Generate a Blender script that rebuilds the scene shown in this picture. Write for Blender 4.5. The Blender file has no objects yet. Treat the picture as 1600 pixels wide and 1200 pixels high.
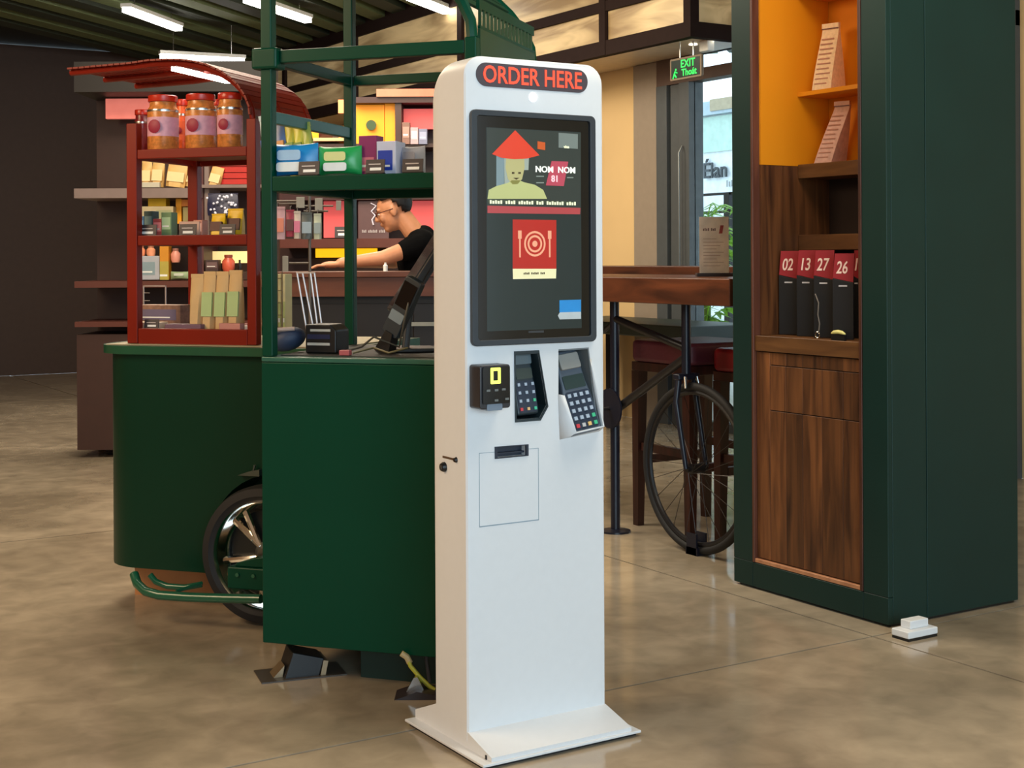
import bpy, bmesh, math, random
from mathutils import Vector, Matrix

# ---------------------------------------------------------------- camera, world, lights, exposure
SC = bpy.context.scene
COL = SC.collection
F, CX, CY, CAMZ = 2200.0, 800.0, 405.0, 1.17
YAW = math.radians(31.8)
ROLL = 0.005
RIGHT = Vector((math.cos(YAW), -math.sin(YAW), 0))
FWD = Vector((math.sin(YAW), math.cos(YAW), 0))
UP = Vector((0, 0, 1))
cd = bpy.data.cameras.new('camera')
cam = bpy.data.objects.new('camera', cd); COL.objects.link(cam)
cd.sensor_width = 36; cd.lens = F / 1600 * 36
cd.shift_y = -(600 - CY) / 1600
cd.clip_start = 0.05; cd.clip_end = 200
r_ = RIGHT * math.cos(ROLL) - UP * math.sin(ROLL)
u_ = UP * math.cos(ROLL) + RIGHT * math.sin(ROLL)
cam.matrix_world = Matrix(((r_.x, u_.x, -FWD.x, 0), (r_.y, u_.y, -FWD.y, 0), (r_.z, u_.z, -FWD.z, CAMZ), (0, 0, 0, 1)))
SC.camera = cam

W = bpy.data.worlds.new('world'); SC.world = W; W.use_nodes = True
wb = W.node_tree.nodes['Background']
wb.inputs[0].default_value = (0.72, 0.88, 1.0, 1); wb.inputs[1].default_value = 1.5

vs = SC.view_settings
vs.view_transform = 'Standard'; vs.look = 'None'; vs.gamma = 1; vs.use_curve_mapping = False
vs.exposure = 0.75

def cw(X, Y, z=0.0):
    v = RIGHT * X + FWD * Y
    return Vector((v.x, v.y, z))

def area(name, loc, target, size, energy, color, sy=None, spread=None):
    l = bpy.data.lights.new(name, 'AREA'); l.energy = energy; l.color = color; l.size = size
    if sy: l.shape = 'RECTANGLE'; l.size_y = sy
    if spread: l.spread = spread
    o = bpy.data.objects.new(name, l); COL.objects.link(o)
    o.location = loc
    o.rotation_euler = (Vector(target) - Vector(loc)).to_track_quat('-Z', 'Y').to_euler()
    return o
# daylight through the open shop front behind the camera
area('shopfront_daylight', cw(1.6, -3.2, 1.9), cw(0.1, 3.5, 0.8), 4.0, 104, (0.60, 0.84, 1.0), 2.4)
# warm ceiling lamps of the shop
area('warm_ceiling_lamp', cw(-3.4, 2.6, 2.9), cw(-0.2, 3.4, 0.9), 1.6, 66, (1.0, 0.72, 0.44), 1.6)
area('warm_ceiling_lamp', cw(-1.6, 6.4, 3.15), cw(-1.6, 6.4, 0), 1.6, 75, (1.0, 0.86, 0.66), 1.6)
area('warm_ceiling_lamp', cw(-1.8, 9.4, 3.15), cw(-1.8, 9.9, 0), 2.0, 80, (1.0, 0.86, 0.68), 1.2)
area('warm_ceiling_lamp', cw(-0.2, 8.4, 3.1), cw(0.9, 10.5, 1.2), 1.0, 26, (1.0, 0.84, 0.58), 1.4)
area('warm_ceiling_lamp', cw(1.0, 3.3, 3.0), cw(1.0, 3.9, 0), 1.2, 26, (1.0, 0.88, 0.70), 1.2)

# ---------------------------------------------------------------- geometry helpers
def unroll(px, py):
    return px - ROLL * (py - 600), py + ROLL * (px - 800)
def ab(px, py):
    px, py = unroll(px, py)
    return (px - CX) / F, (CY - py) / F
def pix(px, py, Y):
    a, b = ab(px, py); return cw(a * Y, Y, CAMZ + b * Y)
def ground(px, py, z=0.0):
    a, b = ab(px, py); Y = (z - CAMZ) / b
    return cw(a * Y, Y, z)
def hit(px, py, p0, ang):
    """the point of a vertical plane through p0 along ang that the pixel sees: (distance along, height)"""
    a, b = ab(px, py)
    d = RIGHT * a + FWD
    e = Vector((math.cos(ang), math.sin(ang)))
    det = d.x * (-e.y) + e.x * d.y
    t = (p0[0] * (-e.y) + e.x * p0[1]) / det
    s = (d.x * p0[1] - d.y * p0[0]) / det
    return s, CAMZ + b * t

def srgb(c):
    o = []
    for v in c[:3]:
        v = v / 255
        o.append(v / 12.92 if v <= 0.04045 else ((v + 0.055) / 1.055) ** 2.4)
    return (*o, 1)

MATS = {}
def mat(name, rgb, rough=0.5, metal=0.0, var=0.06, scale=18, bump=0.0, emit=0.0, coat=0.0, alpha=None, spec=None):
    if name in MATS: return MATS[name]
    m = bpy.data.materials.new(name); m.use_nodes = True
    nt = m.node_tree; b = nt.nodes['Principled BSDF']
    c = srgb(rgb)
    tc = nt.nodes.new('ShaderNodeTexCoord')
    n = nt.nodes.new('ShaderNodeTexNoise'); n.inputs['Scale'].default_value = scale; n.inputs['Detail'].default_value = 4
    nt.links.new(tc.outputs['Object'], n.inputs['Vector'])
    r = nt.nodes.new('ShaderNodeValToRGB')
    r.color_ramp.elements[0].position = 0.3; r.color_ramp.elements[1].position = 0.7
    r.color_ramp.elements[0].color = (*[v * (1 - var) for v in c[:3]], 1)
    r.color_ramp.elements[1].color = (*[min(1, v * (1 + var)) for v in c[:3]], 1)
    nt.links.new(n.outputs['Fac'], r.inputs['Fac'])
    nt.links.new(r.outputs['Color'], b.inputs['Base Color'])
    b.inputs['Roughness'].default_value = rough; b.inputs['Metallic'].default_value = metal
    if spec is not None: b.inputs['Specular IOR Level'].default_value = spec
    if coat: b.inputs['Coat Weight'].default_value = coat; b.inputs['Coat Roughness'].default_value = 0.08
    if emit:
        b.inputs['Emission Strength'].default_value = emit
        nt.links.new(r.outputs['Color'], b.inputs['Emission Color'])
    if bump:
        bp = nt.nodes.new('ShaderNodeBump'); bp.inputs['Strength'].default_value = bump; bp.inputs['Distance'].default_value = 0.01
        nt.links.new(n.outputs['Fac'], bp.inputs['Height']); nt.links.new(bp.outputs['Normal'], b.inputs['Normal'])
    if alpha is not None:
        b.inputs['Alpha'].default_value = alpha
    MATS[name] = m
    return m

def wood(name, c1, c2, stretch=(6, 6, 0.5), scale=5, rough=0.4):
    if name in MATS: return MATS[name]
    m = bpy.data.materials.new(name); m.use_nodes = True
    nt = m.node_tree; b = nt.nodes['Principled BSDF']
    tc = nt.nodes.new('ShaderNodeTexCoord'); mp = nt.nodes.new('ShaderNodeMapping'); mp.inputs['Scale'].default_value = stretch
    oi = nt.nodes.new('ShaderNodeObjectInfo'); add = nt.nodes.new('ShaderNodeVectorMath'); add.operation = 'ADD'
    mul = nt.nodes.new('ShaderNodeVectorMath'); mul.operation = 'SCALE'; mul.inputs['Scale'].default_value = 9.0
    cmb = nt.nodes.new('ShaderNodeCombineXYZ')
    for i in range(3): nt.links.new(oi.outputs['Random'], cmb.inputs[i])
    nt.links.new(cmb.outputs[0], mul.inputs[0])
    nt.links.new(tc.outputs['Object'], mp.inputs['Vector']); nt.links.new(mp.outputs[0], add.inputs[0]); nt.links.new(mul.outputs[0], add.inputs[1])
    n = nt.nodes.new('ShaderNodeTexNoise'); n.inputs['Scale'].default_value = scale; n.inputs['Detail'].default_value = 6; n.inputs['Distortion'].default_value = 0.6
    nt.links.new(add.outputs[0], n.inputs['Vector'])
    r = nt.nodes.new('ShaderNodeValToRGB')
    r.color_ramp.elements[0].position = 0.3; r.color_ramp.elements[1].position = 0.72
    r.color_ramp.elements[0].color = srgb(c1); r.color_ramp.elements[1].color = srgb(c2)
    nt.links.new(n.outputs['Fac'], r.inputs['Fac'])
    mx = nt.nodes.new('ShaderNodeMixRGB'); mx.blend_type = 'MULTIPLY'; mx.inputs[0].default_value = 1
    mr = nt.nodes.new('ShaderNodeMapRange'); mr.inputs['To Min'].default_value = 0.6; mr.inputs['To Max'].default_value = 1.25
    nt.links.new(oi.outputs['Random'], mr.inputs['Value'])
    nt.links.new(r.outputs['Color'], mx.inputs[1]); nt.links.new(mr.outputs[0], mx.inputs[2])
    nt.links.new(mx.outputs[0], b.inputs['Base Color'])
    b.inputs['Roughness'].default_value = rough
    bp = nt.nodes.new('ShaderNodeBump'); bp.inputs['Strength'].default_value = 0.15; bp.inputs['Distance'].default_value = 0.004
    nt.links.new(n.outputs['Fac'], bp.inputs['Height']); nt.links.new(bp.outputs['Normal'], b.inputs['Normal'])
    MATS[name] = m
    return m

class MB:
    """collects shapes; build() links them as ONE mesh object"""
    def __init__(s): s.v = []; s.f = []
    def add(s, vs, fs):
        o = len(s.v); s.v += [tuple(p) for p in vs]; s.f += [[i + o for i in f] for f in fs]; return s
    def box(s, x0, x1, y0, y1, z0, z1):
        v = [(x, y, z) for z in (z0, z1) for y in (y0, y1) for x in (x0, x1)]
        return s.add(v, [(0, 2, 3, 1), (4, 5, 7, 6), (0, 1, 5, 4), (2, 6, 7, 3), (0, 4, 6, 2), (1, 3, 7, 5)])
    def prism(s, poly, y0, y1, axis='y'):
        n = len(poly)
        def P(a, b, t):
            return (a, t, b) if axis == 'y' else ((a, b, t) if axis == 'z' else (t, a, b))
        v = [P(a, b, y0) for a, b in poly] + [P(a, b, y1) for a, b in poly]
        return s.add(v, [list(range(n))[::-1], list(range(n, 2 * n))] + [(i, (i + 1) % n, n + (i + 1) % n, n + i) for i in range(n)])
    def loft(s, rings, cap=True):
        n = len(rings[0]); v = [p for r in rings for p in r]; f = []
        for k in range(len(rings) - 1):
            for i in range(n):
                j = (i + 1) % n
                f.append((k * n + i, k * n + j, (k + 1) * n + j, (k + 1) * n + i))
        if cap: f += [list(range(n))[::-1], [(len(rings) - 1) * n + i for i in range(n)]]
        return s.add(v, f)
    def tube(s, pts, r, seg=10, closed=False):
        pts = [Vector(p) for p in pts]; rings = []; n = len(pts)
        rr = r if isinstance(r, (list, tuple)) else [r] * n
        prev = None
        for i, p in enumerate(pts):
            if closed: t = (pts[(i + 1) % n] - pts[i - 1])
            else: t = pts[min(i + 1, n - 1)] - pts[max(i - 1, 0)]
            t.normalize()
            if prev is None:
                a = Vector((0, 0, 1)) if abs(t.z) < 0.9 else Vector((1, 0, 0))
                x = t.cross(a).normalized()
            else:
                x = (prev - t * prev.dot(t)).normalized()
            prev = x; y = t.cross(x)
            rings.append([p + x * rr[i] * math.cos(q) + y * rr[i] * math.sin(q) for q in [2 * math.pi * k / seg for k in range(seg)]])
        if closed:
            rings.append(rings[0]); return s.loft(rings, cap=False)
        return s.loft(rings)
    def lathe(s, prof, c=(0, 0, 0), seg=24, axis='z', cap=None):
        rings = []
        if cap is None: cap = True
        for r, h in prof:
            ring = []
            for k in range(seg):
                q = 2 * math.pi * k / seg
                a, b = r * math.cos(q), r * math.sin(q)
                p = (a, b, h) if axis == 'z' else ((a, h, b) if axis == 'y' else (h, a, b))
                ring.append((p[0] + c[0], p[1] + c[1], p[2] + c[2]))
            rings.append(ring)
        return s.loft(rings, cap=cap)
    def ell(s, c, r, seg=20, rings=12, rot=None):
        R = rot or Matrix.Identity(3)
        v = []; f = []
        for i in range(rings + 1):
            t = math.pi * i / rings
            for k in range(seg):
                q = 2 * math.pi * k / seg
                p = R @ Vector((r[0] * math.sin(t) * math.cos(q), r[1] * math.sin(t) * math.sin(q), r[2] * math.cos(t)))
                v.append(p + Vector(c))
        for i in range(rings):
            for k in range(seg):
                f.append((i * seg + k, (i + 1) * seg + k, (i + 1) * seg + (k + 1) % seg, i * seg + (k + 1) % seg))
        return s.add(v, f)
    def capsule(s, p0, p1, r0, r1, seg=14):
        p0 = Vector(p0); p1 = Vector(p1); d = (p1 - p0).normalized()
        pts = []; rr = []
        for k in range(5):
            q = math.pi / 2 * k / 4
            pts.append(p0 - d * r0 * math.cos(q)); rr.append(max(r0 * math.sin(q), 1e-4))
        for k in range(5):
            q = math.pi / 2 * k / 4
            pts.append(p1 + d * r1 * math.sin(q)); rr.append(max(r1 * math.cos(q), 1e-4))
        return s.tube(pts, rr, seg)
    def mesh(s, name):
        me = bpy.data.meshes.new(name); me.from_pydata(s.v, [], s.f)
        bm = bmesh.new(); bm.from_mesh(me)
        bmesh.ops.remove_doubles(bm, verts=bm.verts, dist=1e-5)
        bmesh.ops.recalc_face_normals(bm, faces=bm.faces)
        bm.to_mesh(me); bm.free()
        return me
    def build(s, name, m=None, parent=None, bevel=0.0, smooth=True, loc=None, rot=None, bseg=2):
        me = s.mesh(name)
        if smooth:
            me.polygons.foreach_set('use_smooth', [True] * len(me.polygons))
            me.set_sharp_from_angle(angle=math.radians(38))
        o = bpy.data.objects.new(name, me); COL.objects.link(o)
        if m: me.materials.append(m)
        if bevel:
            b = o.modifiers.new('bevel', 'BEVEL'); b.width = bevel; b.segments = bseg; b.limit_method = 'ANGLE'; b.angle_limit = math.radians(40)
            b.harden_normals = True
        if parent: o.parent = parent
        if loc is not None: o.location = loc
        if rot is not None: o.rotation_euler = rot
        return o

def tag(o, label=None, cat=None, group=None, kind=None):
    if label: o['label'] = label
    if cat: o['category'] = cat
    if group: o['group'] = group
    if kind: o['kind'] = kind
    return o
def thing(name, label, cat, loc=(0, 0, 0), rz=0.0, group=None):
    o = bpy.data.objects.new(name, None); COL.objects.link(o)
    o.location = loc; o.rotation_euler = (0, 0, rz); o.empty_display_size = 0.05
    return tag(o, label, cat, group)
def copy_tree(o, parent=None):
    c = o.copy(); COL.objects.link(c)
    if parent: c.parent = parent
    for ch in o.children: copy_tree(ch, c)
    return c
def text(name, body, size, m, parent=None, loc=(0, 0, 0), rot=(math.pi / 2, 0, 0), extrude=0.0008, off=0.0, xs=1.0, align='CENTER', shear=0.0):
    cu = bpy.data.curves.new(name, 'FONT'); cu.body = body; cu.size = size; cu.extrude = extrude; cu.offset = off
    cu.align_x = align; cu.align_y = 'CENTER'; cu.resolution_u = 3; cu.shear = shear
    t = bpy.data.objects.new(name, cu); COL.objects.link(t)
    me = bpy.data.meshes.new_from_object(t)
    bpy.data.objects.remove(t); bpy.data.curves.remove(cu)
    for v in me.vertices: v.co.x *= xs
    me.materials.clear(); me.materials.append(m)
    o = bpy.data.objects.new(name, me); COL.objects.link(o)
    if parent: o.parent = parent
    o.location = loc; o.rotation_euler = rot
    return o
def words(name, parent, loc, width, height, m, pattern, rz=0.0):
    """a line of print too small to read in the photograph: word-length strokes"""
    tot = sum(pattern) + len(pattern) - 1; u = width / tot; x = -width / 2; b = MB()
    for n in pattern:
        for k in range(n):
            b.box(x + u * k + u * .12, x + u * k + u * .8, -.0004, .0004, -height / 2, height / 2 * (1 if (k * 3 + n) % 2 else .6))
        x += u * (n + 1)
    o = b.build(name, m, parent, smooth=False, loc=loc, rot=(0, 0, rz)); o['kind'] = 'stuff'
    return o
def cut(o, cutters):
    """real openings: boolean the cutters out of the mesh and drop them"""
    dg = None
    for c in cutters:
        md = o.modifiers.new('cut', 'BOOLEAN'); md.operation = 'DIFFERENCE'; md.object = c; md.solver = 'EXACT'
    bpy.context.view_layer.update()
    dg = bpy.context.evaluated_depsgraph_get()
    me = bpy.data.meshes.new_from_object(o.evaluated_get(dg))
    o.modifiers.clear(); o.data = me
    for c in cutters: bpy.data.objects.remove(c)
    me.polygons.foreach_set('use_smooth', [True] * len(me.polygons))
    me.set_sharp_from_angle(angle=math.radians(38))
    return o
def arc(cx, cz, r, a0, a1, n=6, rz=None):
    rz = rz or r
    return [(cx + r * math.cos(math.radians(a0 + (a1 - a0) * i / n)), cz + rz * math.sin(math.radians(a0 + (a1 - a0) * i / n))) for i in range(n + 1)]
def rrect(x0, x1, z0, z1, r, n=5):
    return arc(x1 - r, z1 - r, r, 0, 90, n) + arc(x0 + r, z1 - r, r, 90, 180, n) + arc(x0 + r, z0 + r, r, 180, 270, n) + arc(x1 - r, z0 + r, r, 270, 360, n)

# ---------------------------------------------------------------- materials
GREEN = mat('green_enamel', (0, 58, 40), 0.33, var=0.05, scale=3, spec=.22)
DGREEN = mat('dark_green_paint', (30, 66, 56), 0.42, var=0.05, scale=4)
CREEN = mat('cabinet_green_paint', (20, 48, 43), 0.4, var=0.06, scale=4, spec=.3)
RED = mat('red_brown_enamel', (122, 26, 9), 0.38, var=0.08, scale=5, spec=.25)
BLACK = mat('black_plastic', (18, 19, 21), 0.4)
GLOSSB = mat('glossy_black_plastic', (8, 9, 13), 0.12)
BEZEL = mat('dark_grey_bezel', (48, 54, 60), 0.45)
WHITE = mat('white_powder_coat', (226, 228, 230), 0.42, var=0.01, scale=40)
SCREEN = mat('dark_screen_glass', (20, 28, 30), 0.06)
STEEL = mat('steel', (190, 190, 188), 0.25, 1.0)
CHROME = mat('chrome', (225, 222, 215), 0.1, 1.0)
RUBBER = mat('rubber', (24, 23, 24), 0.7, bump=0.1)
NAVY = mat('navy_black_metal', (22, 25, 40), 0.35)
BLACKM = mat('black_metal', (24, 22, 24), 0.4)
MAROON = mat('maroon_leather', (100, 44, 56), 0.45, bump=0.15, scale=60)
DKWOOD = wood('dark_red_wood', (44, 20, 16), (78, 38, 30))
TABLEW = wood('table_wood', (58, 28, 15), (112, 60, 34), (1.2, 0.5, 3), 5)
WALNUT = wood('walnut', (66, 36, 18), (140, 86, 46), (9, 9, 0.8), 3.2, 0.45)
OAKW = wood('honey_wood', (82, 50, 24), (122, 80, 42), (0.8, 6, 6), 4, 0.45)
COUNTERW = wood('counter_wood', (84, 44, 28), (112, 62, 42), (0.6, 3, 3), 4)
ORANGE = mat('orange_paint', (222, 138, 4), 0.55, var=0.03, scale=3)
PAPER = mat('kraft_paper', (226, 190, 146), 0.8, var=0.1, scale=90, bump=0.1)
CREAM = mat('cream_wall_paint', (212, 180, 128), 0.7, var=0.04, scale=2)
TAUPE = mat('taupe_panel', (140, 126, 110), 0.6, var=0.04)
DKBROWN = mat('dark_brown_steel', (38, 27, 25), 0.7, spec=.08)
FRAMEG = mat('grey_window_frame', (74, 78, 80), 0.45)
WHT = mat('white_card', (235, 235, 230), 0.6)
BLKTAG = mat('black_price_tag', (58, 50, 52), 0.5)
GLASS = mat('window_glass', (235, 245, 248), 0.02)
gb = GLASS.node_tree.nodes['Principled BSDF']; gb.inputs['Transmission Weight'].default_value = 1.0; gb.inputs['IOR'].default_value = 1.05
def pan_mat():
    m = mat('wavy_beige_panel', (196, 168, 118), 0.35, var=0.0)
    nt = m.node_tree; b = nt.nodes['Principled BSDF']
    tc = nt.nodes.new('ShaderNodeTexCoord'); mp = nt.nodes.new('ShaderNodeMapping'); mp.inputs['Scale'].default_value = (1, 0.35, 2.2)
    n = nt.nodes.new('ShaderNodeTexNoise'); n.inputs['Scale'].default_value = 3; n.inputs['Distortion'].default_value = 1.2; n.inputs['Detail'].default_value = 3
    r = nt.nodes.new('ShaderNodeValToRGB'); r.color_ramp.elements[0].position = 0.35; r.color_ramp.elements[1].position = 0.65
    r.color_ramp.elements[0].color = srgb((134, 110, 76)); r.color_ramp.elements[1].color = srgb((200, 176, 132))
    nt.links.new(tc.outputs['Object'], mp.inputs[0]); nt.links.new(mp.outputs[0], n.inputs['Vector']); nt.links.new(n.outputs['Fac'], r.inputs[0])
    nt.links.new(r.outputs[0], b.inputs['Base Color'])
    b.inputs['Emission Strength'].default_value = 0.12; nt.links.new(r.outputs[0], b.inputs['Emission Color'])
    return m
BEIGE = pan_mat()
def floor_mat():
    m = mat('polished_concrete', (158, 138, 112), 0.2, var=0.0)
    nt = m.node_tree; b = nt.nodes['Principled BSDF']
    tc = nt.nodes.new('ShaderNodeTexCoord')
    def noise(sc, det, dist=0.0):
        n = nt.nodes.new('ShaderNodeTexNoise'); n.inputs['Scale'].default_value = sc; n.inputs['Detail'].default_value = det; n.inputs['Distortion'].default_value = dist
        nt.links.new(tc.outputs['Object'], n.inputs['Vector']); return n
    n1 = noise(1.1, 5, 0.8); n2 = noise(9, 8, 0.4); n3 = noise(70, 3)
    r1 = nt.nodes.new('ShaderNodeValToRGB'); r1.color_ramp.elements[0].position = 0.32; r1.color_ramp.elements[1].position = 0.7
    r1.color_ramp.elements[0].color = srgb((142, 128, 108)); r1.color_ramp.elements[1].color = srgb((186, 170, 146))
    nt.links.new(n1.outputs['Fac'], r1.inputs[0])
    mr = nt.nodes.new('ShaderNodeMapRange'); mr.inputs['From Min'].default_value = 0.3; mr.inputs['From Max'].default_value = 0.7
    mr.inputs['To Min'].default_value = 0.80; mr.inputs['To Max'].default_value = 1.12
    nt.links.new(n2.outputs['Fac'], mr.inputs['Value'])
    mx = nt.nodes.new('ShaderNodeMixRGB'); mx.blend_type = 'MULTIPLY'; mx.inputs[0].default_value = 1
    nt.links.new(r1.outputs[0], mx.inputs[1]); nt.links.new(mr.outputs[0], mx.inputs[2])
    nt.links.new(mx.outputs[0], b.inputs['Base Color'])
    rr = nt.nodes.new('ShaderNodeMapRange'); rr.inputs['To Min'].default_value = 0.07; rr.inputs['To Max'].default_value = 0.22
    nt.links.new(n2.outputs['Fac'], rr.inputs['Value']); nt.links.new(rr.outputs[0], b.inputs['Roughness'])
    bp = nt.nodes.new('ShaderNodeBump'); bp.inputs['Strength'].default_value = 0.12; bp.inputs['Distance'].default_value = 0.004
    nt.links.new(n1.outputs['Fac'], bp.inputs['Height']); nt.links.new(bp.outputs['Normal'], b.inputs['Normal'])
    return m
CONC = floor_mat()

# ---------------------------------------------------------------- setting: floor of poured slabs, walls, ceiling
fl = MB().box(-3.0, 6.2, -5, 15, -0.12, -0.012).build('floor', mat('joint_filler', (52, 42, 34), 0.9)); tag(fl, kind='structure')
xs = [-3.0, 0.23, 3.23, 6.2]; ys = [-5, -2.9, 0.11, 3.11, 6.11, 9.11, 12.11, 15]
for i in range(3):
    for j in range(7):
        MB().box(xs[i] + .004, xs[i + 1] - .004, ys[j] + .004, ys[j + 1] - .004, -0.05, 0).build('slab', CONC, fl, smooth=False)

tag(MB().box(-3.15, -3.0, -5, 15, 0, 3.4).build('unseen_wall_left', mat('warm_wall', (190, 140, 96), 0.7)), kind='structure')  # unseen wall, added to block sky light from the left
tag(MB().box(-3.15, 6.35, 15, 15.15, 0, 3.4).build('wall_far', mat('dark_far_wall', (66, 50, 44), 0.7)), kind='structure')
WX = 6.2
wr = tag(MB().box(WX, WX + .15, 7.98, 15, 0, 3.4).build('wall_right', CREAM), kind='structure')
MB().box(WX - .03, WX, 7.98, 8.26, 0, 2.57).build('column_panel', TAUPE, wr)
MB().box(WX, WX + .15, -5, 4.9, 0, 3.4).build('pier', CREAM, wr)
MB().box(WX, WX + .15, 4.9, 7.98, 2.66, 3.4).build('lintel', CREAM, wr)
ce = tag(MB().box(-3.15, 6.35, -5, 15.15, 3.42, 3.5).build('ceiling', mat('dark_ceiling', (26, 30, 24), 0.7)), kind='structure')
RC = -YAW; RE = -YAW - math.radians(18)
E1 = Vector((math.cos(RE), math.sin(RE), 0)); E2 = Vector((-math.sin(RE), math.cos(RE), 0))
C0 = cw(-.705, 3.95)
RIB = mat('ceiling_rib_green', (104, 116, 78), 0.6, var=0.1); RIB2 = mat('ceiling_rib_dark', (50, 58, 44), 0.6)
for k in range(34):
    x = -6.4 + k * 0.30
    o = C0 + E1 * x + E2 * 4.2
    b = MB().box(-.09, .09, 0, 7.0, 0, .10)
    r = b.build('ceiling_rib', RIB if k % 2 else RIB2, ce); r.location = (o.x, o.y, 3.32); r.rotation_euler = (0, 0, RE)

# lattice bulkhead of beige panels in a dark steel frame
BX = 5.64
bk = tag(bpy.data.objects.new('trim_1', None), kind='structure'); COL.objects.link(bk)
yv = [6.94, 7.86, 9.83, 11.79, 13.46, 14.98]
for z0, z1, nm in ((2.56, 2.66, 'frame_beam'), (2.86, 2.93, 'frame_beam'), (3.22, 3.42, 'frame_beam')):
    MB().box(BX - .03, BX + .03, 6.94, 15, z0, z1).build(nm, DKBROWN, bk)
    MB().box(BX + .031, WX + .0, 6.91, 6.97, z0, z1).build(nm, DKBROWN, bk)
for y in yv:
    MB().box(BX - .035, BX + .035, y - .035, y + .035, 2.561, 3.42).build('mullion', DKBROWN, bk)
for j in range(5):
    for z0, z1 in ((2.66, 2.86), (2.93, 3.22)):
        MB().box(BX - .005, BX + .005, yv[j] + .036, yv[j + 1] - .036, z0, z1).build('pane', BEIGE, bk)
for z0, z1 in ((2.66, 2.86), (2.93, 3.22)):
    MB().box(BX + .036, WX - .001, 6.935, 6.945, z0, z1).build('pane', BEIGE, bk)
sf = MB().box(BX + .031, WX - .001, 6.971, 14.98, 2.575, 2.60).build('soffit', mat('soffit_paint', (232, 212, 176), 0.3), bk)
for (px_, py_) in ((1082, 69), (1120, 61)):
    p = ground(px_, py_, 2.575)
    MB().lathe([(.028, 0), (.028, .004), (.02, .004)]).build('downlight', mat('downlight_glow', (255, 240, 214), .5, emit=3), bk, loc=(p.x, p.y, 2.570))

# glazed door and fixed light in the right wall
wn = tag(bpy.data.objects.new('door_1', None), kind='structure'); COL.objects.link(wn)
for y0, y1, x0 in ((7.86, 7.98, WX - .04), (7.73, 7.84, WX - .02), (7.60, 7.71, WX - .05), (6.2, 6.3, WX - .04), (4.9, 5.0, WX - .04)):
    MB().box(x0, WX + .08, y0, y1, 0, 2.39 if y0 > 7 else 2.57).build('jamb', FRAMEG, wn, bevel=.003)
MB().box(WX - .035, WX + .08, 4.9, 7.98, 2.39, 2.47).build('transom_bar', mat('brown_frame', (86, 68, 60), .5), wn)
MB().box(WX - .037, WX + .08, 4.9, 7.98, 2.58, 2.66).build('head_bar', DKBROWN, wn)
MB().box(WX - .035, WX + .08, 7.6, 7.979, 2.47, 2.58).build('head_panel', mat('brown_frame', (86, 68, 60), .5), wn)
for y0, y1 in ((5.0, 6.2), (6.3, 7.6)):
    MB().box(WX, WX + .008, y0, y1, .06, 2.39).build('pane', GLASS, wn)
    MB().box(WX, WX + .008, y0, y1, 2.47, 2.58).build('pane', GLASS, wn)
    MB().box(WX - .02, WX + .05, y0, y1, .0, .06).build('sill', FRAMEG, wn)
MB().tube([(WX - .06, 7.66, .9), (WX - .09, 7.66, .95), (WX - .09, 7.66, 1.9), (WX - .06, 7.66, 1.95)], .006).build('door_handle', mat('dull_handle', (120, 124, 124), .4, .5), wn)

# outside: pavement, white shop building with the letters, railing, palm
pv = tag(MB().box(6.35, 30, -5, 30, -.14, -.03).build('pavement', mat('outside_paving', (196, 194, 188), .8)), kind='structure')
ob = thing('shop_building', 'white shop building across the street with a teal glazed storey', 'building', (0, 0, 0))
FX = 13.0
def oz(py): return hit(1110, py, (FX, 0), math.pi / 2)[1]
MB().box(FX, FX + 3, 8, 22, 0, oz(160)).build('facade', mat('white_facade', (232, 238, 242), .6), ob)
MB().box(FX - .12, FX, 8, 22, oz(181), oz(160)).build('cornice', mat('grey_cornice', (176, 192, 202), .6), ob)
yb = hit(1120, 170, (FX, 0), math.pi / 2)[0]
MB().box(FX - .14, FX, 10, yb, oz(176), oz(158)).build('brown_sign_box', mat('tan_box', (176, 160, 132), .6), ob)
for k in range(14):
    MB().box(FX - .03, FX + .0, 8 + k, 8.94 + k, oz(238), oz(183)).build('window', mat('teal_glazing', (186, 214, 200), .2), ob)
ys_ = hit(1101, 265, (FX, 0), math.pi / 2)[0]
text('sign_letters', 'Élan', 0.31, mat('dark_letters', (58, 62, 66), .5), ob, (FX - .04, ys_, oz(268)), (math.pi / 2, 0, -math.pi / 2), .01, .004, 1.05, 'LEFT')
words('small_sign_letters', ob, (FX - .04, ys_ - .75, oz(289)), .5, .09, mat('grey_letters', (150, 154, 154), .5), (5, 4), -math.pi / 2)
rl = thing('street_railing', 'dark steel railing on the terrace outside the glass door', 'railing', (9.2, 9.5, 0))
for z in (1.80, 1.62): MB().box(-.02, .02, -2.5, 2.5, z, z + .025).build('rail', BLACKM, rl)
for y in (-2.5, -.9, -.15, 1.25, 2.5): MB().box(-.03, .03, y - .04, y + .04, -.03, 1.82).build('post', BLACKM, rl)
pm = thing('palm_plant', 'bright green palm in a pot outside the glass door', 'plant', (0, 0, 0))
pp = pix(1102, 405, 12.4); pm.location = (pp.x, pp.y, -.03)
MB().lathe([(.16, 0), (.22, .36), (.24, .40), (.20, .40), (.19, .34)]).build('pot', mat('clay_pot', (150, 150, 146), .7), pm)
random.seed(4)
MB().tube([(0, 0, .3), (.02, 0, .9), (0, .02, 1.5)], [.04, .03, .02]).build('stem', mat('palm_stem', (110, 130, 60), .7), pm)
LEAF = mat('palm_leaf', (150, 200, 60), .5, var=.15)
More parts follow.
